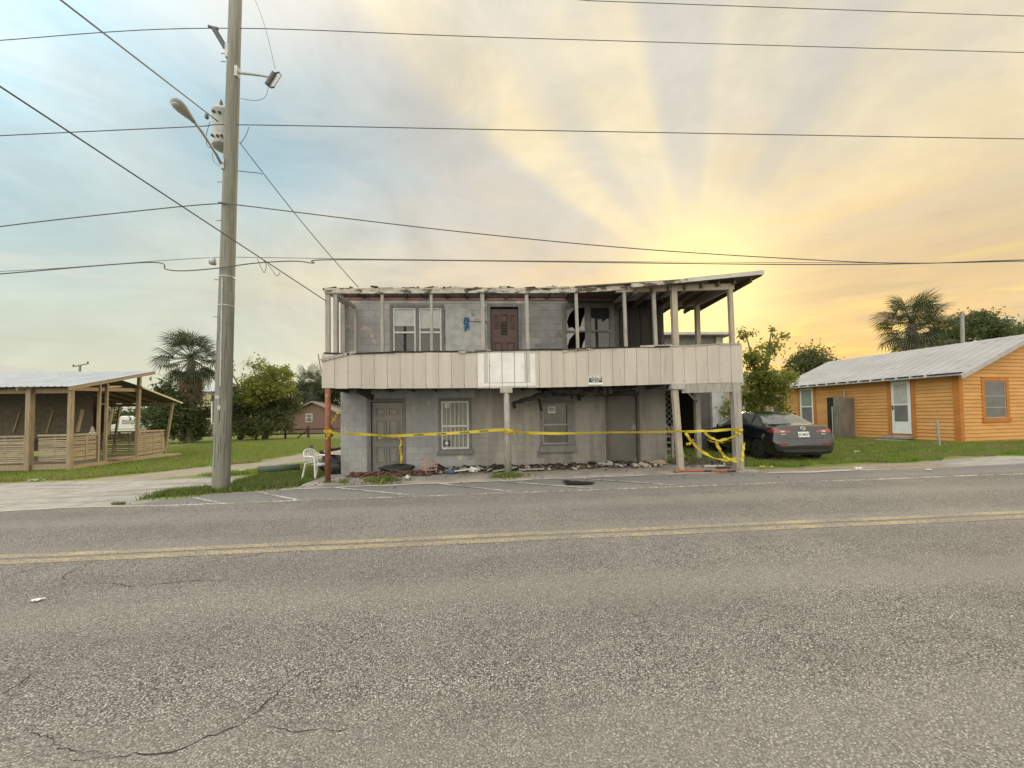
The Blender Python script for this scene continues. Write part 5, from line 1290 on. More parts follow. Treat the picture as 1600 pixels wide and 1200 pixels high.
def tree(name, label, base, clusters, n, size, leafm, trunk_r, fork, cat='tree', group=None, sub=14, sig=.2, flat=.4, twigs=40):
    t = root(name, base, label, cat, group)
    V_, F_, C_ = leaf_cloud(clusters, n, size, sub, sig, flat)
    npmesh('crown', V_, F_, leafm, t)
    b = MB(); bs_ = Vector(base); fk = Vector(fork)
    b.tube([bs_-Vector((0, 0, .2)), bs_+(fk-bs_)*.5+Vector((trunk_r*.5, 0, 0)), fk], [trunk_r*1.15, trunk_r*.9, trunk_r*.75], 9)
    for c in clusters:
        ce = Vector(c[0]); md = fk+(ce-fk)*.5+Vector((rnd.uniform(-.1, .1), rnd.uniform(-.1, .1), .12*(ce-fk).length)); b.tube([fk, md, ce], [trunk_r*.6, trunk_r*.36, trunk_r*.15], 6)
    for i in nr.choice(len(C_), min(twigs, len(C_)), replace=False):
        q = Vector(C_[i]); ce = min((Vector(c[0]) for c in clusters), key=lambda v: (v-q).length); b.tube([ce, ce+(q-ce)*.5+Vector((0, 0, .05)), q], [trunk_r*.18, trunk_r*.1, trunk_r*.05], 4, False)
    b.build('trunk', m_bark, t, True)
    return t
def cl(px, py, y, rx_, rz2=None, ry_=None, w_=1): p = at(px, py, y); return (tuple(p), (rx_, ry_ or rx_, rz2 or rx_*.8), w_)
yT = 14.2
pb_ = at(1192, 690, yT)
tree('leafy_tree', 'leafy green tree overhanging the dark car beside the porch', (pb_.x, yT, gz(pb_.x, yT)),
     [cl(1178, 560, yT, .42, .38), cl(1200, 545, yT+.4, .38, .30, w_=.7), cl(1185, 590, yT, .50, .42, w_=1.3), cl(1207, 598, yT-.2, .55, .36, w_=1.2), cl(1172, 625, yT+.3, .42, .40), cl(1200, 622, yT, .42, .30),
      cl(1235, 588, yT-.2, .36, .22, w_=.8), cl(1222, 628, yT-.3, .28, .36, w_=.8), cl(1178, 648, yT+.2, .35, .35, w_=.7), cl(1218, 527, yT+.2, .32, .16, w_=.5), cl(1165, 520, yT+.4, .34, .26, w_=.5), cl(1206, 512, yT+.4, .10, .26, w_=1.0), cl(1140, 640, yT+.8, .3, .45, w_=.7), cl(1232, 645, yT-.3, .16, .22, w_=.8)],
     8000, .12, m_lf1, .10, tuple(at(1190, 610, yT)), sub=26, sig=.26, flat=.5, twigs=90)
yT = 25
tree('round_shade_tree', 'round backlit tree between the leafy tree and the cottage roof', tuple(at(1265, 690, yT)), [cl(1262, 566, yT, 1.2, .9), cl(1285, 562, yT, .7, .6), cl(1240, 575, yT, .7, .6), cl(1268, 590, yT, 1.3, .8), cl(1245, 600, yT, 1.0, .7)], 7000, .20, m_lf4, .16, tuple(at(1264, 610, yT)), sub=26, sig=.25)
yT = 48
tree('far_hedge_tree', 'low dark tree tops far right above the metal roof', tuple(at(1585, 690, yT)), [cl(1575, 522, yT, 2.3, 1.2), cl(1600, 516, yT, 2.6, 1.4), cl(1640, 520, yT, 3, 1.8)], 5000, .4, m_lf2, .3, tuple(at(1590, 600, yT)))
yT = 30
tree('dark_broadleaf', 'dark round tree behind the stub pole and cottage roof', tuple(at(1520, 690, yT)), [cl(1520, 512, yT, 1.9, 1.0), cl(1500, 522, yT, 1.5, .9), cl(1545, 520, yT, 1.3, .9), cl(1530, 498, yT, 1.2, .6)], 7000, .26, m_lf2, .2, tuple(at(1520, 580, yT)), sub=20)
# left background
yT = 36
tree('bushy_tree', 'tall bushy tree with sunlit yellow green top right of the pole', tuple(at(415, 682, yT)), [cl(395, 572, yT, 1.0, .7, w_=.4), cl(428, 580, yT, 1.3, .8, w_=.7), cl(448, 592, yT, .8, .7, w_=.6), cl(410, 598, yT, 1.6, 1.0), cl(432, 606, yT, 1.4, 1.0), cl(400, 616, yT-.5, 1.5, 1.0)], 9000, .26, m_lf3, .22, tuple(at(412, 640, yT)), sub=22, sig=.22)
tree('dark_shade_tree', 'dense dark tree hugging the pole beneath the bushy tree', tuple(at(375, 684, yT+1)), [cl(365, 618, yT+1, 1.5, 1.3), cl(385, 635, yT+1, 2.0, 1.4), cl(425, 640, yT+1, 2.0, 1.4), cl(450, 630, yT+1, 1.0, 1.5), cl(352, 600, yT+1, 1.0, 1.0, w_=.6), cl(358, 575, yT+1.5, .8, 1.0, w_=.4)], 12000, .28, m_lf2, .2, tuple(at(385, 650, yT+1)), sub=20)
tree('low_hedge', 'low dark hedge along the rail fence under the trees', tuple(at(400, 684, yT)), [cl(355, 664, yT-.5, 1.2, 1.0), cl(380, 664, yT-.5, 1.4, 1.0), cl(405, 666, yT-.5, 1.4, .9), cl(430, 664, yT-.5, 1.3, 1.0), cl(450, 668, yT-.5, .8, .8)], 9000, .2, m_lf4, .08, tuple(at(400, 672, yT)), 'hedge')
yT = 47
tree('far_leafy_tree', 'dark tree rising behind the red brick house', tuple(at(490, 678, 58)), [cl(480, 618, 58, 3.2, 1.8), cl(508, 612, 58, 3.0, 2.0), cl(530, 618, 58, 2.5, 1.8), cl(485, 605, 58, 1.6, 1.4), cl(462, 626, 58, 1.6, 1.2)], 9000, .42, m_lf2, .3, tuple(at(490, 640, 58)))
yT = 33
tree('dark_thicket', 'dark thicket growing round the foot of the tall palm', tuple(at(285, 686, yT)), [cl(262, 625, yT, 1.4, 1.8), cl(290, 640, yT, 1.7, 1.6), cl(250, 660, yT, 1.4, 1.4), cl(285, 668, yT, 1.6, .9), cl(310, 655, yT, .8, 1.2)], 11000, .26, m_lf2, .15, tuple(at(280, 650, yT)), sub=22)
for (px, py, yy, rr, lab) in ((60, 645, 40, 4.5, 'dark tree mass half hidden behind the pavilion cloth'), (-60, 640, 42, 5.0, 'dark tree at the far edge beyond the pavilion'), (150, 650, 46, 3.6, 'low dark tree behind the pavilion ornament'), (225, 655, 48, 2.5, 'small dark tree beside the white camper')):
    tree('background_tree', lab, tuple(at(px, 690, yy)), [cl(px, py, yy, rr, rr*.45), cl(px-30, py+12, yy, rr*.8, rr*.35), cl(px+30, py+14, yy, rr*.8, rr*.35)], 4000, .4, m_lf2, .25, tuple(at(px, 670, yy)))
for i, (x, y, r_, lab) in enumerate(((-52, 95, 9, 'far tree line clump behind the cream block'), (-8, 98, 9, 'far tree clump hidden behind the derelict house'), (34, 80, 7, 'far tree clump beyond the tan house'), (62, 75, 8, 'far tree clump beyond the orange cottage'))):
    tree('distant_tree', lab, (x, y, 0), [((x, y, 3), (r_, 3, 2.2)), ((x-6, y, 2.5), (r_*.7, 3, 2)), ((x+6, y, 2.6), (r_*.7, 3, 2))], 4000, .7, m_lf2, .3, (x, y, 2))

# cabbage palms
def frond_mesh(seed, lp, lf, droop, m):
    r_ = random.Random(seed); b = MB()
    pts = [Vector((0, lp*t, -droop*.35*lp*t*t)) for t in (0, .35, .7, 1.0)]
    b.tube(pts, [.03, .025, .02, .015], 4, False)
    tip = pts[-1]; n = 26
    for i in range(n):
        t = (i+.5)/n; a = rad(-125+250*t); L = lf*(.75+.35*math.cos(a*.55))*r_.uniform(.85, 1.08)
        d = Vector((math.sin(a), math.cos(a), .10)); sd_ = Vector((math.cos(a), -math.sin(a), 0))*.030*lf
        p1 = tip+d*L*.55+Vector((0, 0, .10*L*(1-abs(a)/2.4)-.06*L)); p2 = tip+d*L*.92+Vector((0, 0, -droop*.45*L*r_.uniform(.6, 1.3)))
        b.add([tip, p1-sd_, p1+sd_, p2], [(0, 1, 2), (1, 3, 2)])
    me = b.mesh('frond'); me.materials.append(m); return me
m_pf = mat('palm_green', (.05, .066, .022), (.036, .05, .018), 2, .45, transl=.28); m_pd = mat('palm_dead', (.27, .22, .15), (.20, .16, .11), 3, .8, transl=.3)
FM = [frond_mesh(k, 1.15, 1.05, .55+.15*k, m_pf) for k in range(3)]; FD = [frond_mesh(9+k, .9, .85, 1.0, m_pd) for k in range(2)]
def palm(name, label, top, ground, n, sc, dead, tr_=.19, seed=0, dens=1.0):
    r_ = random.Random(seed); t = root(name, (top.x, top.y, ground), label, 'palm tree')
    b = MB(); pts = []; rs = []
    for i in range(15):
        f = i/14; pts.append((top.x+.12*math.sin(f*3), top.y, ground-.2+(top.z-ground+.2)*f)); rs.append(tr_*(1.15-.2*f)*(1.1 if i % 2 else .95))
    b.tube(pts, rs, 10)
    for i in range(40):
        a = r_.random()*6.28; zz = top.z-.15-r_.random()*1.4; q = Vector((top.x+.12*math.sin(3)+math.cos(a)*tr_*.9, top.y+math.sin(a)*tr_*.9, zz)); b.bar(q, q+Vector((math.cos(a)*.16, math.sin(a)*.16, .22)), .09, .03)
    b.build('trunk', mat('palm_bark', (.17, .145, .115), (.12, .10, .08), 8, .95, .6), t, False)
    tp = Vector((top.x+.01, top.y, top.z))
    for i in range(n):
        az = i*2.399963+r_.uniform(-.2, .2); f = i/n; elv = rad(82-135*f**.85)+r_.uniform(-.12, .12)
        M = Matrix.Translation(tp+Vector((0, 0, .15-.3*f))) @ Matrix.Rotation(az, 4, 'Z') @ Matrix.Rotation(elv, 4, 'X') @ Matrix.Rotation(r_.uniform(-.5, .5), 4, 'Y') @ Matrix.Scale(sc*r_.uniform(.85, 1.1), 4)
        inst('frond', FM[i % 3], t, M)
    for i in range(dead):
        az = i*2.399963+.7; elv = rad(-55-30*r_.random())
        M = Matrix.Translation(tp+Vector((0, 0, -.35-(1.5 if dead > 30 else .4)*r_.random()))) @ Matrix.Rotation(az, 4, 'Z') @ Matrix.Rotation(elv, 4, 'X') @ Matrix.Scale(sc*r_.uniform(.8, 1.1), 4)
        inst('dead_frond', FD[i % 2], t, M)
    return t
palm('cabbage_palm', 'tall cabbage palm with a skirt of dead fronds left of the pole', at(298, 560, 33), -.2, 40, 1.22, 52, .24, 1)
palm('cabbage_palm', 'cabbage palm with open fan crown rising behind the cottage roof', at(1424, 506, 24), .2, 38, 1.05, 10, .2, 2)
palm('cabbage_palm', 'shorter dense palm tucked behind the open crowned palm', at(1458, 522, 27), .2, 24, .95, 10, .2, 3)
palm('cabbage_palm', 'small palm top poking above the dark tree behind the brick house', at(486, 604, 55), -.2, 26, 1.5, 4, .2, 5)

# ------------------------------------------------------------------ grass and weeds
def blades(name, label, region, n, h, wdt, m, seed):
    g_ = np.random.default_rng(seed); P = []
    while len(P) < n:
        x, y = region(g_)
        if x is None: continue
        P.append((x, y, gz(x, y)-.04))
    P = np.array(P); az = g_.uniform(0, 2*np.pi, n); hh = h*g_.uniform(.4, 1.3, n); ww = wdt*g_.uniform(.6, 1.3, n)
    ln = g_.normal(size=(n, 2))*.45*hh[:, None]
    sx = np.stack([np.cos(az)*ww/2, np.sin(az)*ww/2, np.zeros(n)], 1)
    tip = P+np.stack([ln[:, 0], ln[:, 1], hh+.03], 1)
    V_ = np.stack([P-sx, P+sx, tip], 1).reshape(-1, 3)
    o = npmesh(name, V_, np.arange(3*n).reshape(n, 3), m); return tag(o, label, 'grass', kind='stuff')
def wob(x, y): return .35*math.sin(x*1.7+y*2.3)+.25*math.sin(x*4.1-y*3.2)
def segd(x, y, ax, ay, bx, by):
    h = max(0, min(1, ((x-ax)*(bx-ax)+(y-ay)*(by-ay))/((bx-ax)**2+(by-ay)**2))); return math.hypot(x-ax-h*(bx-ax), y-ay-h*(by-ay))
def reg_left(g_):
    y = 12+22*g_.random()**1.5; x = g_.uniform(-22, -4.6)
    if min(segd(x, y, -11.6, 11.7, -8.3, 15.6), segd(x, y, -8.3, 15.6, -7.0, 27))+wob(x, y)*.6 < 1.45: return None, None
    if x < -16.3 and 15.2 < y < 20.8: return None, None
    if y+wob(x, y)*.4 < 12.5 and x < -7: return None, None
    return x, y
def reg_right(g_):
    x = g_.uniform(6.6, 20); y = 9.9+7*g_.random()**1.4
    if y+wob(x, y)*.5 < 10.55+(.15 if x > 12.5 else 0): return None, None
    if x > 17.1-.14*(y-13) and y > 12.95: return None, None
    if 8.4 < x < 10.2 and 11.2 < y < 15.4 and g_.random() < .5: return None, None
    return x, y
def reg_verge(g_):
    f = g_.random(); x = -7.6+3.1*f; y = 9.35+.95*f+g_.normal()*.22
    if x > -4.7 and y < 10: return None, None
    return x, y
m_gr = mat('grass_blades', (.215, .30, .05), (.15, .225, .038), 2.5, .7, transl=.35, c3=(.26, .225, .10), s3=.9, lo3=.44, hi3=.66)
m_wd = mat('weed_blades', (.16, .20, .045), (.10, .145, .032), 5.0, .7, transl=.3)
blades('lawn_grass', 'green lawn grass left of the house and dirt track', reg_left, 90000, .09, .035, m_gr, 3)
blades('lawn_grass', 'green lawn grass between the dark car and orange cottage', reg_right, 80000, .075, .028, m_gr, 4)
blades('verge_weeds', 'patchy weeds round the foot of the utility pole', reg_verge, 9000, .11, .025, m_wd, 5)
def reg_side(g_): return g_.uniform(-6.9, -4.6), 10.7+1.9*g_.random()
blades('side_weeds', 'weeds round the green pipe beside the house', reg_side, 9000, .10, .025, m_wd, 6)
def weeds(name, label, cx, cy, r_, n, h, z=.04):
    g_ = np.random.default_rng(int(cx*100) % 997)
    b = MB()
    for i in range(n):
        a = g_.uniform(0, 6.28); d = r_*.55*abs(g_.normal()); p = Vector((cx+d*math.cos(a), cy+d*.4*math.sin(a), z+gz(cx, cy)-.02)); l = h*g_.uniform(.4, 1.2); o_ = Vector((g_.normal()*.5*l, g_.normal()*.3*l, l)); s_2 = Vector((g_.uniform(.008, .022), g_.uniform(-.01, .01), 0))
        q = p+o_*.6; b.add([p-s_2*.5, p+s_2*.5, q+s_2, q-s_2, p+o_], [(0, 1, 2, 3), (3, 2, 4)])
    return tag(b.build(name, m_wd, None, fix=False), label, 'weeds', kind='stuff')
q = gp(610, 748); weeds('weed_tuft', 'weed tuft on the slab edge below the grey door', q[0], 9.72, .42, 520, .16)
q = gp(790, 752); weeds('weed_tuft', 'weeds at the foot of the round porch post', .45, 9.72, .38, 380, .15)
weeds('weed_tuft', 'sparse weeds near the rusty post', -3.55, 9.68, .18, 60, .14); weeds('weed_tuft', 'weeds along the base of the wall under the barred window', -.6, 11.0, .9, 300, .16); weeds('weed_tuft', 'weeds at the far end of the block wall', 1.6, 11.05, 1.0, 240, .12)
weeds('weed_tuft', 'weed clump at the sandy road edge', gp(185, 788)[0], gp(185, 788)[1], .16, 90, .07, 0); weeds('weed_tuft', 'weeds round the base of the rusty post', -4.0, 9.82, .16, 90, .08); weeds('weed_tuft', 'weeds behind the middle timber post', 5.9, 11.3, .7, 300, .2)

# ------------------------------------------------------------------ debris and small things
def chips(name, label, n, xr, yr, m, smin, smax, seed, hmax=.05, cat='debris'):
    g_ = random.Random(seed); b = MB()
    for i in range(n):
        x = g_.uniform(*xr); y = g_.triangular(yr[0], yr[1], yr[1]-.1); l = g_.uniform(smin, smax)
        hgt = hmax*max(0, 1-abs((y-(yr[0]+yr[1])/2)/(.5*(yr[1]-yr[0])+.001)))
        R_ = Matrix.Rotation(g_.uniform(0, 6.28), 3, 'Z') @ Matrix.Rotation(g_.uniform(-.5, .5), 3, 'X') @ Matrix.Rotation(g_.uniform(-.5, .5), 3, 'Y')
        b.obox((x, y, .045+.0065*(x+4)+g_.random()*hgt+l*.08), (l, l*g_.uniform(.25, .8), l*g_.uniform(.1, .35)), R_)
    return tag(b.build(name, m), label, cat, kind='stuff')
m_rb = mat('debris_red_brown', (.17, .075, .05), (.10, .055, .04), 18, .9, c3=(.25, .17, .12), s3=25)
m_pal = mat('debris_pale', (.40, .35, .29), (.27, .23, .19), 15, .9); m_drt = mat('debris_earth', (.13, .10, .08), (.09, .072, .058), 15, .95)
chips('rubble', 'red brown rubble heaped below the grey door', 700, (-3.75, -1.55), (10.25, 10.95), m_rb, .03, .11, 1, .10)
chips('rubble', 'black charred scraps along the foot of the wall', 420, (-1.4, 4.6), (10.75, 11.15), m_char, .04, .22, 2, .12)
chips('rubble', 'earthy rubble strewn along the wall base', 650, (-1.8, 4.8), (10.5, 11.15), m_drt, .03, .12, 3, .08)
chips('rubble', 'pale broken board scraps among the rubble', 90, (-1.5, 4.9), (10.45, 11.1), m_pal, .05, .26, 4, .09)
chips('rubble', 'small grit and chips scattered across the porch slab', 260, (-4.2, 6.6), (9.75, 10.9), m_drt, .012, .05, 5, .0); chips('rubble', 'dark chips scattered on the parking apron', 60, (-5, 7), (8.3, 9.5), m_drt, .012, .05, 15, -.05)
chips('rubble', 'rubble under the stair opening', 160, (5.4, 6.9), (10.2, 11.6), m_drt, .03, .16, 6, .06); chips('rubble', 'rusty chips beside the middle post', 160, (1.0, 3.0), (10.55, 11.0), m_rb, .03, .12, 7, .07)
def lump(name, label, cat, p, r3, m, seed, group=None):
    g_ = random.Random(seed); bm = bmesh.new(); bmesh.ops.create_icosphere(bm, subdivisions=3, radius=1)
    ph = [g_.uniform(0, 6) for _ in range(6)]
    for v in bm.verts:
        c = v.co; k = 1+.18*math.sin(c.x*4+ph[0])*math.cos(c.y*3+ph[1])+.14*math.sin(c.z*6+ph[2]+c.x*3)+.10*math.sin(c.y*9+ph[3]); v.co = Vector((c.x*r3[0]*k, c.y*r3[1]*k, max(-.6*r3[2], c.z*r3[2]*k)))
    me = bpy.data.meshes.new(name); bm.to_mesh(me); bm.free(); me.materials.append(m); me.polygons.foreach_set('use_smooth', [True]*len(me.polygons))
    o = bpy.data.objects.new(name, me); COL.objects.link(o); o.location = p; return tag(o, label, cat, group)
m_bag = mat('bin_bag_black', (.012, .012, .013), (.02, .02, .02), 9, .3, .8, bdist=.03); m_bagw = mat('bag_white', (.6, .6, .6), (.5, .5, .5), 9, .5, .6, bdist=.03)
lump('rubbish_bag', 'black rubbish sack slumped at the grey door', 'bag', (-2.55, 10.85, .17), (.42, .18, .14), m_bag, 3)
lump('rubbish_bag', 'black rubbish sack behind the pink wire cart', 'bag', (-1.45, 10.8, .14), (.22, .15, .13), m_bag, 4)
lump('plastic_bag', 'crumpled white plastic bag below the barred window', 'bag', (-.42, 10.62, .13), (.15, .10, .09), m_bagw, 5)
lump('blue_cloth', 'crumpled blue cloth in the rubble by the window', 'cloth', (-1.02, 10.6, .10), (.16, .10, .06), mat('cloth_blue', (.06, .11, .22), (.04, .08, .16), 9, .85), 6)
lump('plastic_bag', 'scrap of white plastic on the weeds below the door', 'litter', (-2.05, 9.85, .10), (.07, .05, .05), m_bagw, 7)
lump('broken_block', 'pale broken block lying left of the brown door', 'rubble', (3.35, 10.95, .16), (.28, .14, .09), m_conc, 8); lump('broken_block', 'tan lump of sandbag right of the brown door', 'rubble', (4.85, 10.95, .16), (.32, .14, .09), mat('sandbag', (.33, .27, .19), (.27, .22, .155), 9, .9), 9)
lump('rock', 'orange brown rock at the foot of the middle timber post', 'rock', (4.83, 9.66, .11), (.085, .07, .075), mat('rock_rust', (.28, .15, .08), (.2, .12, .07), 9, .9), 10)
tag(MB().bar((-.95, 10.5, .13), (-.5, 10.55, .17), .05, .03).build('white_stick', m_white), 'white stick propped between blue cloth and white bag', 'stick')
for k, (a, c) in enumerate((((-.1, 10.75, .10), (.5, 10.6, .22)), ((.1, 10.5, .10), (.75, 10.75, .16)), ((1.7, 10.7, .14), (2.6, 10.85, .17)), ((.8, 10.55, .12), (1.5, 10.5, .14)))):
    tag(MB().bar(a, c, .09, .03).build('broken_board', m_postl if k % 2 else m_char), ['charred board leaning in rubble left of the round post', 'bare board across rubble behind the round post', 'charred board lying under the dull window', 'bare board lying right of the round post'][k], 'board')
b = MB(); b.box(.70, .83, 9.86, 9.96, .03, .16); b.box(.71, .82, 9.855, 9.859, .06, .13)
tag(b.build('concrete_block', m_conc, bevel=.012), 'small concrete block on the slab beside the round post', 'block')
# pink wire cart
pc_ = root('wire_cart', (-1.62, 10.55, .06), 'small pink wire cart frame standing in the rubble by the wall', 'cart', rz=.5, local=True)
m_pink = mat('wire_pink', (.46, .30, .26), (.36, .22, .19), 9, .5); 
def rod(p, q, r_=.011, nm='frame_tube', par=pc_): return MB().tube([p, q], r_, 6).build(nm, m_pink, par)
X_, Y_ = .17, .13
for sx in (-1, 1):
    for sy in (-1, 1): rod((sx*X_*.8, sy*Y_, .0), (sx*X_, sy*Y_, .42 if sx < 0 else .30), .012, 'leg')
for z in (.12, .22, .30):
    for sy in (-1, 1): rod((-X_*.95, sy*Y_, z), (X_*.95, sy*Y_, z))
    for sx in (-1, 1): rod((sx*X_*.95, -Y_, z), (sx*X_*.95, Y_, z))
rod((-X_, -Y_, .42), (-X_, Y_, .42), .014, 'handle'); rod((-X_, -Y_, .42), (.05, -Y_, .46), .014, 'handle'); rod((-X_, Y_, .42), (.05, Y_, .46), .014, 'handle')
for k in range(4): rod((-X_+.09*k, -Y_, .12), (-X_+.09*k, -Y_, .30), .006, 'wire')
for sx in (-1, 1): MB().lathe([(.02, -.015), (.05, -.015), (.05, .015), (.02, .015)], (sx*X_*.8, -Y_, .0), 12, 'y').build('caster', m_blk, pc_)
# black mat
b = MB(); n = 10; vs = []
q = [gp(878, 752), gp(932, 755), gp(922, 758), gp(884, 758)]
for j in range(4):
    for i in range(n+1):
        f = i/n; g2_ = j/3; x = (q[0][0]*(1-f)+q[1][0]*f)*(1-g2_)+(q[3][0]*(1-f)+q[2][0]*f)*g2_; y = (q[0][1]*(1-f)+q[1][1]*f)*(1-g2_)+(q[3][1]*(1-f)+q[2][1]*f)*g2_
        vs.append((x+rnd.uniform(-.02, .02), y+rnd.uniform(-.02, .02), gz(x, y)+.012+.028*abs(math.sin(i*1.1+j))))
b.add(vs, [(j*(n+1)+i, j*(n+1)+i+1, (j+1)*(n+1)+i+1, (j+1)*(n+1)+i) for j in range(3) for i in range(n)])
tag(b.build('rubber_mat', m_bag, None, True, fix=False), 'crumpled black rubber mat lying on the parking apron', 'mat')
# striped red pole on the slab
rp = root('striped_pole', (5.6, 9.62, .09), 'red pole with black bands lying at the edge of the slab', 'pole')
p0_, p1_ = Vector((4.95, 9.70, .105)), Vector((6.28, 9.48, .10))
for k, (f0, f1, mm) in enumerate(((0, .42, 0), (.42, .56, 1), (.56, .84, 0), (.84, 1, 1))):
    MB().tube([p0_+(p1_-p0_)*f0, p0_+(p1_-p0_)*f1], .022 if mm else .021, 8).build('band' if mm else 'pole_section', m_blk if mm else mat('pole_red', (.42, .07, .035), (.33, .06, .03), 9, .6), rp)
tag(MB().tube([(5.95, 10.35, .12), (6.45, 10.25, .13), (6.5, 10.3, .2)], .022, 8).build('white_pipe', m_white), 'bent white plastic pipe on the ground inside the porch corner', 'pipe')
tag(MB().bar((6.1, 10.05, .11), (6.5, 10.02, .12), .06, .02).build('broken_board', m_char), 'short dark slat on the ground below the white pipe', 'board')
# green pipe and the heap beside the house
a, c = gp(404, 741), gp(468, 737)
tag(MB().tube([(a[0], a[1], .06), (c[0], c[1], .07)], .115, 14).build('green_pipe', mat('pipe_green', (.030, .060, .042), (.05, .07, .05), 5, .6), None, True), 'dark green pipe lying in the weeds behind the pole', 'pipe')
for k, (p, q_) in enumerate((((-4.45, 11.5, .1), (-5.05, 11.9, .62)), ((-4.25, 11.45, .75), (-4.95, 12.3, .60)), ((-4.3, 11.6, .05), (-4.85, 12.0, .1)), ((-4.28, 11.9, .02), (-4.4, 11.8, .85)), ((-4.4, 12.6, .1), (-6.0, 13.0, .2)), ((-4.8, 11.9, .68), (-4.28, 11.9, .72)), ((-4.26, 11.4, .1), (-4.6, 11.5, .35)))):
    o = MB().bar(p, q_, .22 if k in (1, 5) else .12, .04).build('charred_plank', m_char if k != 3 else m_postl)
    tag(o, ['charred plank leaning in the heap, nearest the white chair', 'broad charred board topping the heap beside the house', 'charred plank flat under the heap by the corner', 'bare plank upright against the house corner', 'long charred plank trailing into the weeds behind the chair', 'short broad charred board bridging the heap', 'charred plank stub at the wall corner'][k], 'plank')
lump('rubbish_bag', 'black rubbish sack against the corner of the house', 'bag', (-4.45, 11.35, .15), (.2, .2, .2), m_bag, 13); lump('rubbish_bag', 'black rubbish sack under the charred heap', 'bag', (-4.7, 12.1, .2), (.45, .25, .28), m_bag, 14)
tag(MB().bar((-5.1, 11.6, .2), (-5.25, 11.7, .82), .10, .04).build('dark_post', m_trim), 'dark grey board standing behind the white chair', 'board')
# white plastic garden chair
ch_ = root('plastic_chair', (-4.70, 10.8, .0), 'white plastic garden chair beside the rusty porch post', 'chair', rz=rad(62), local=True)
ch_.scale = (.86, .86, .92)
m_plw = mat('plastic_white', (.66, .66, .64), (.58, .58, .56), 6, .45)
b = MB(); vs = []; n = 8
for j in range(n+1):
    for i in range(n+1): vs.append((-.24+.48*i/n, -.22+.44*j/n, .42-.015*math.sin(math.pi*i/n)-.02*(j/n)))
F_ = [(j*(n+1)+i, j*(n+1)+i+1, (j+1)*(n+1)+i+1, (j+1)*(n+1)+i) for j in range(n) for i in range(n)]
b.add(vs, F_); b.add([(x, y, z-.018) for x, y, z in vs], F_); b.box(-.24, .24, -.23, -.21, .36, .425); b.build('seat', m_plw, ch_, True)
for sx in (-1, 1):
    MB().bar((sx*.25, -.27, -.03), (sx*.235, -.21, .62), .045, .05, up=(0, 1, 0)).build('leg', m_plw, ch_, bevel=.01); MB().bar((sx*.25, .33, -.03), (sx*.225, .20, .45), .045, .05, up=(0, 1, 0)).build('leg', m_plw, ch_, bevel=.01)
    MB().tube([(sx*.235, -.24, .62), (sx*.26, -.05, .645), (sx*.25, .15, .64), (sx*.22, .27, .60)], [.025, .03, .03, .025], 8).build('armrest', m_plw, ch_, True)
bk_ = MB(); bk_.tube([(-.21, .20, .42), (-.225, .26, .62), (-.20, .32, .78), (-.1, .345, .83), (0, .35, .84), (.1, .345, .83), (.20, .32, .78), (.225, .26, .62), (.21, .20, .42)], .022, 8); bo = bk_.build('backrest', m_plw, ch_, True)
for k in range(5):
    x = -.14+.07*k; MB().bar((x, .205, .43), (x*1.05, .34, .82), .045, .012, up=(0, 1, 0)).build('back_slat', m_plw, bo)
# litter
def paper(px, py, s, label, m=None, lift=.012):
    x, y = gp(px, py); z = gz(x, y) if y > 9.4 else .009*x
    b = MB(); n = 4; vs = []
    for j in range(n+1):
        for i in range(n+1): vs.append((x+s*(i/n-.5)+s*.3*(j/n), y+s*.7*(j/n-.5), z+lift+s*.18*abs(math.sin(i*1.5+j*.9))))
    b.add(vs, [(j*(n+1)+i, j*(n+1)+i+1, (j+1)*(n+1)+i+1, (j+1)*(n+1)+i) for j in range(n) for i in range(n)]); return tag(b.build('paper_scrap', m or m_swh, None, fix=False), label, 'litter', 'litter scraps')
paper(56, 940, .075, 'crumpled white paper scrap on the near lane of the road'); paper(1338, 707, .22, 'white litter scrap on the lawn left of the cottage steps'); paper(1325, 718, .12, 'small white scrap on the lawn behind the car'); paper(1340, 733, .2, 'white scrap on the dirt at the lawn edge'); paper(1450, 735, .14, 'tiny scrap on the asphalt before the pale drive'); paper(1205, 730, .1, 'white scrap on the grass by the rear car tyre')
paper(1190, 730, .16, 'yellow tape scrap on the grass beside the right post', mat('scrap_yellow', (.6, .45, .06))); paper(1252, 729, .14, 'dark scrap at the grass edge behind the car', m_char); paper(376, 740, .12, 'white wrapper on the green pipe weeds', None, .10); paper(1456, 697, .16, 'white scrap on the lawn by the stake'); paper(1460, 703, .12, 'smaller scrap below the stake on the lawn'); paper(52, 752, .3, 'pale flat scrap in the grass before the pavilion', m_pal)
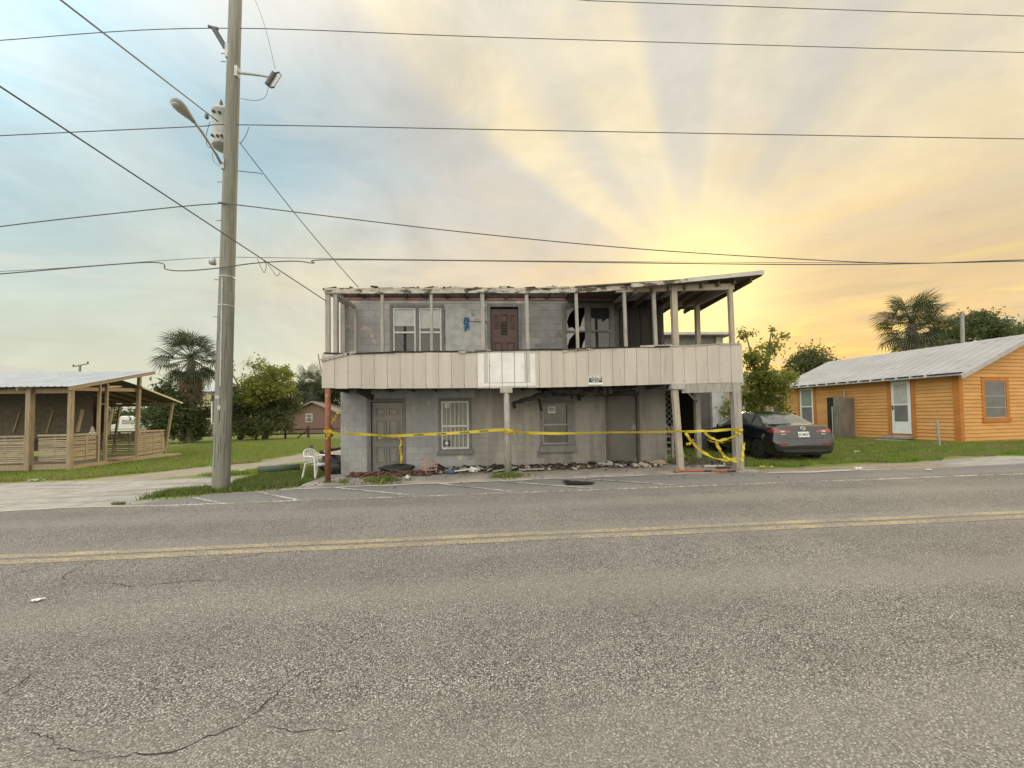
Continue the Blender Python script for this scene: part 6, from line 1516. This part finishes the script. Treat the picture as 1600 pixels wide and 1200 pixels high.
# ------------------------------------------------------------------ caution tape
m_tape = mat('tape_yellow', (.76, .62, .07), (.68, .53, .05), 3, .3, transl=.4); m_ink = mat('tape_ink', (.02, .02, .02))
def ribbon(label, path, tw, wd=.075, name='caution_tape', rootz=None):
    n = len(path); b = MB(); vs = []
    for i, p in enumerate(path):
        d = (path[min(i+1, n-1)]-path[max(i-1, 0)]).normalized(); up = Vector((0, 0, 1)); 
        if abs(d.z) > .8: up = Vector((1, 0, 0))
        s1 = (up-d*up.dot(d)).normalized(); s2 = d.cross(s1); a = tw(i/(n-1)); v = s1*math.cos(a)+s2*math.sin(a)
        vs += [p-v*wd/2, p+v*wd/2]
    b.add(vs, [(2*i, 2*i+2, 2*i+3, 2*i+1) for i in range(n-1)])
    return b
def tape(label, pix, tw=lambda t: 0, y=9.77, wd=.072, words=()):
    path = pathpx(pix, y, 10); kk = rnd.random()*6; am = .25 if words else 1.0; P = [Vector(p)+Vector((0, .015*am*math.sin(i*.9+kk), .006*am*math.sin(i*.55+kk*2))) for i, p in enumerate(path)]; tw0 = tw; tw = lambda t: tw0(t)+am*(.22*math.sin(t*17+kk)+.12*math.sin(t*37+kk))
    r_ = root('caution_tape', tuple(P[0]), label, 'tape', 'caution tape strung round the porch')
    rb_ = ribbon(label, P, tw, wd).build('ribbon', m_tape, r_, True, fix=False)
    for px in words:
        best = min(range(len(P)-1), key=lambda i: abs(P[i].x-at(px, 675, y).x)); d = (P[best+1]-P[best]).normalized(); an = math.atan2(d.z, d.x)
        text_mesh('lettering', 'CAUTION', .052, m_ink, Matrix.Translation(P[best]+Vector((0, -.030, -.002))) @ Matrix.Rotation(-an, 4, 'Y') @ FACE, rb_, .002)
    return r_
W_ = lambda a, k: (lambda t: a*math.sin(k*t*6.28))
tape('yellow caution tape from the rusty post to the round middle post', [(507, 674), (530, 677), (575, 679), (610, 681), (660, 679), (720, 676), (775, 672), (797, 672)], lambda t: 1.1*math.exp(-((t-.16)/.06)**2)+.9*math.exp(-((t-.36)/.08)**2), words=(655, 690, 723, 757))
tape('yellow caution tape from the round post to the leaning timber post', [(787, 676), (815, 675), (840, 677), (950, 676), (1062, 674)], lambda t: .55+.4*math.sin(t*9), wd=.07)
tape('yellow caution tape from the leaning post to the grey corner post', [(1055, 674), (1080, 674), (1110, 673), (1160, 670)], lambda t: .8*math.sin(t*8))
tape('loose tape sagging deepest between the two right posts', [(1071, 676), (1081, 690), (1095, 704), (1115, 715), (1135, 719), (1152, 716)], lambda t: 1.0*math.sin(t*7), 9.74)
tape('loose tape looping below the tight tape at the corner post', [(1100, 673), (1108, 682), (1122, 688), (1135, 686), (1153, 679)], lambda t: .8*math.sin(t*9), 9.73)
tape('thin tape strand under the loop at the corner post', [(1105, 687), (1118, 691), (1132, 691), (1152, 686)], lambda t: 1.2, 9.72, .05)
tape('tape strand falling steeply to the lowest sagging tape', [(1118, 690), (1125, 703), (1131, 712), (1140, 718), (1152, 722)], lambda t: .9*math.sin(t*6), 9.715)
tape('short torn tape end beside the leaning timber post', [(1072, 694), (1080, 692), (1084, 687)], lambda t: .3, 9.73)
tape('tape hanging down the right side of the corner post', [(1163, 692), (1161, 705), (1160, 720), (1158, 733)], lambda t: .8*math.sin(t*5), 9.72, .06)
tape('tape ends crumpled on the ground at the corner post', [(1146, 738), (1152, 734), (1158, 738), (1163, 735), (1168, 740), (1160, 741), (1152, 739)], lambda t: 1.3*math.sin(t*11), 9.66)
tape('tape knot tied round the rusty left post', [(506, 672), (511, 676), (516, 673), (513, 681), (510, 685)], lambda t: .5*math.sin(t*9), 9.76)
tape('tape knot tied round the round middle post', [(788, 671), (794, 675), (800, 673), (806, 677)], lambda t: .7*math.sin(t*9), 9.755)
tape('tape knot tied round the grey corner post', [(1146, 670), (1152, 674), (1159, 671), (1157, 677), (1150, 675)], lambda t: .7*math.sin(t*9), 9.745)
tape('loose tape tail fluttering right of the rusty post', [(515, 663), (521, 656), (525, 650), (530, 641)], lambda t: .6*math.sin(t*9), 9.95)
tape('yellow tape hanging down the grey front door', [(623, 682), (627, 690), (625, 700), (627, 715), (626, 734)], lambda t: .5*math.sin(t*8), 11.17, .07)
tape('tiny tape tab hanging below the tape right of the round post', [(824, 677), (825, 681), (824, 686)], lambda t: .4, 9.755, .05); tape('tiny tape tab hanging below the tape before the grey door', [(592, 680), (593, 683), (594, 686)], lambda t: .4, 9.755, .05)
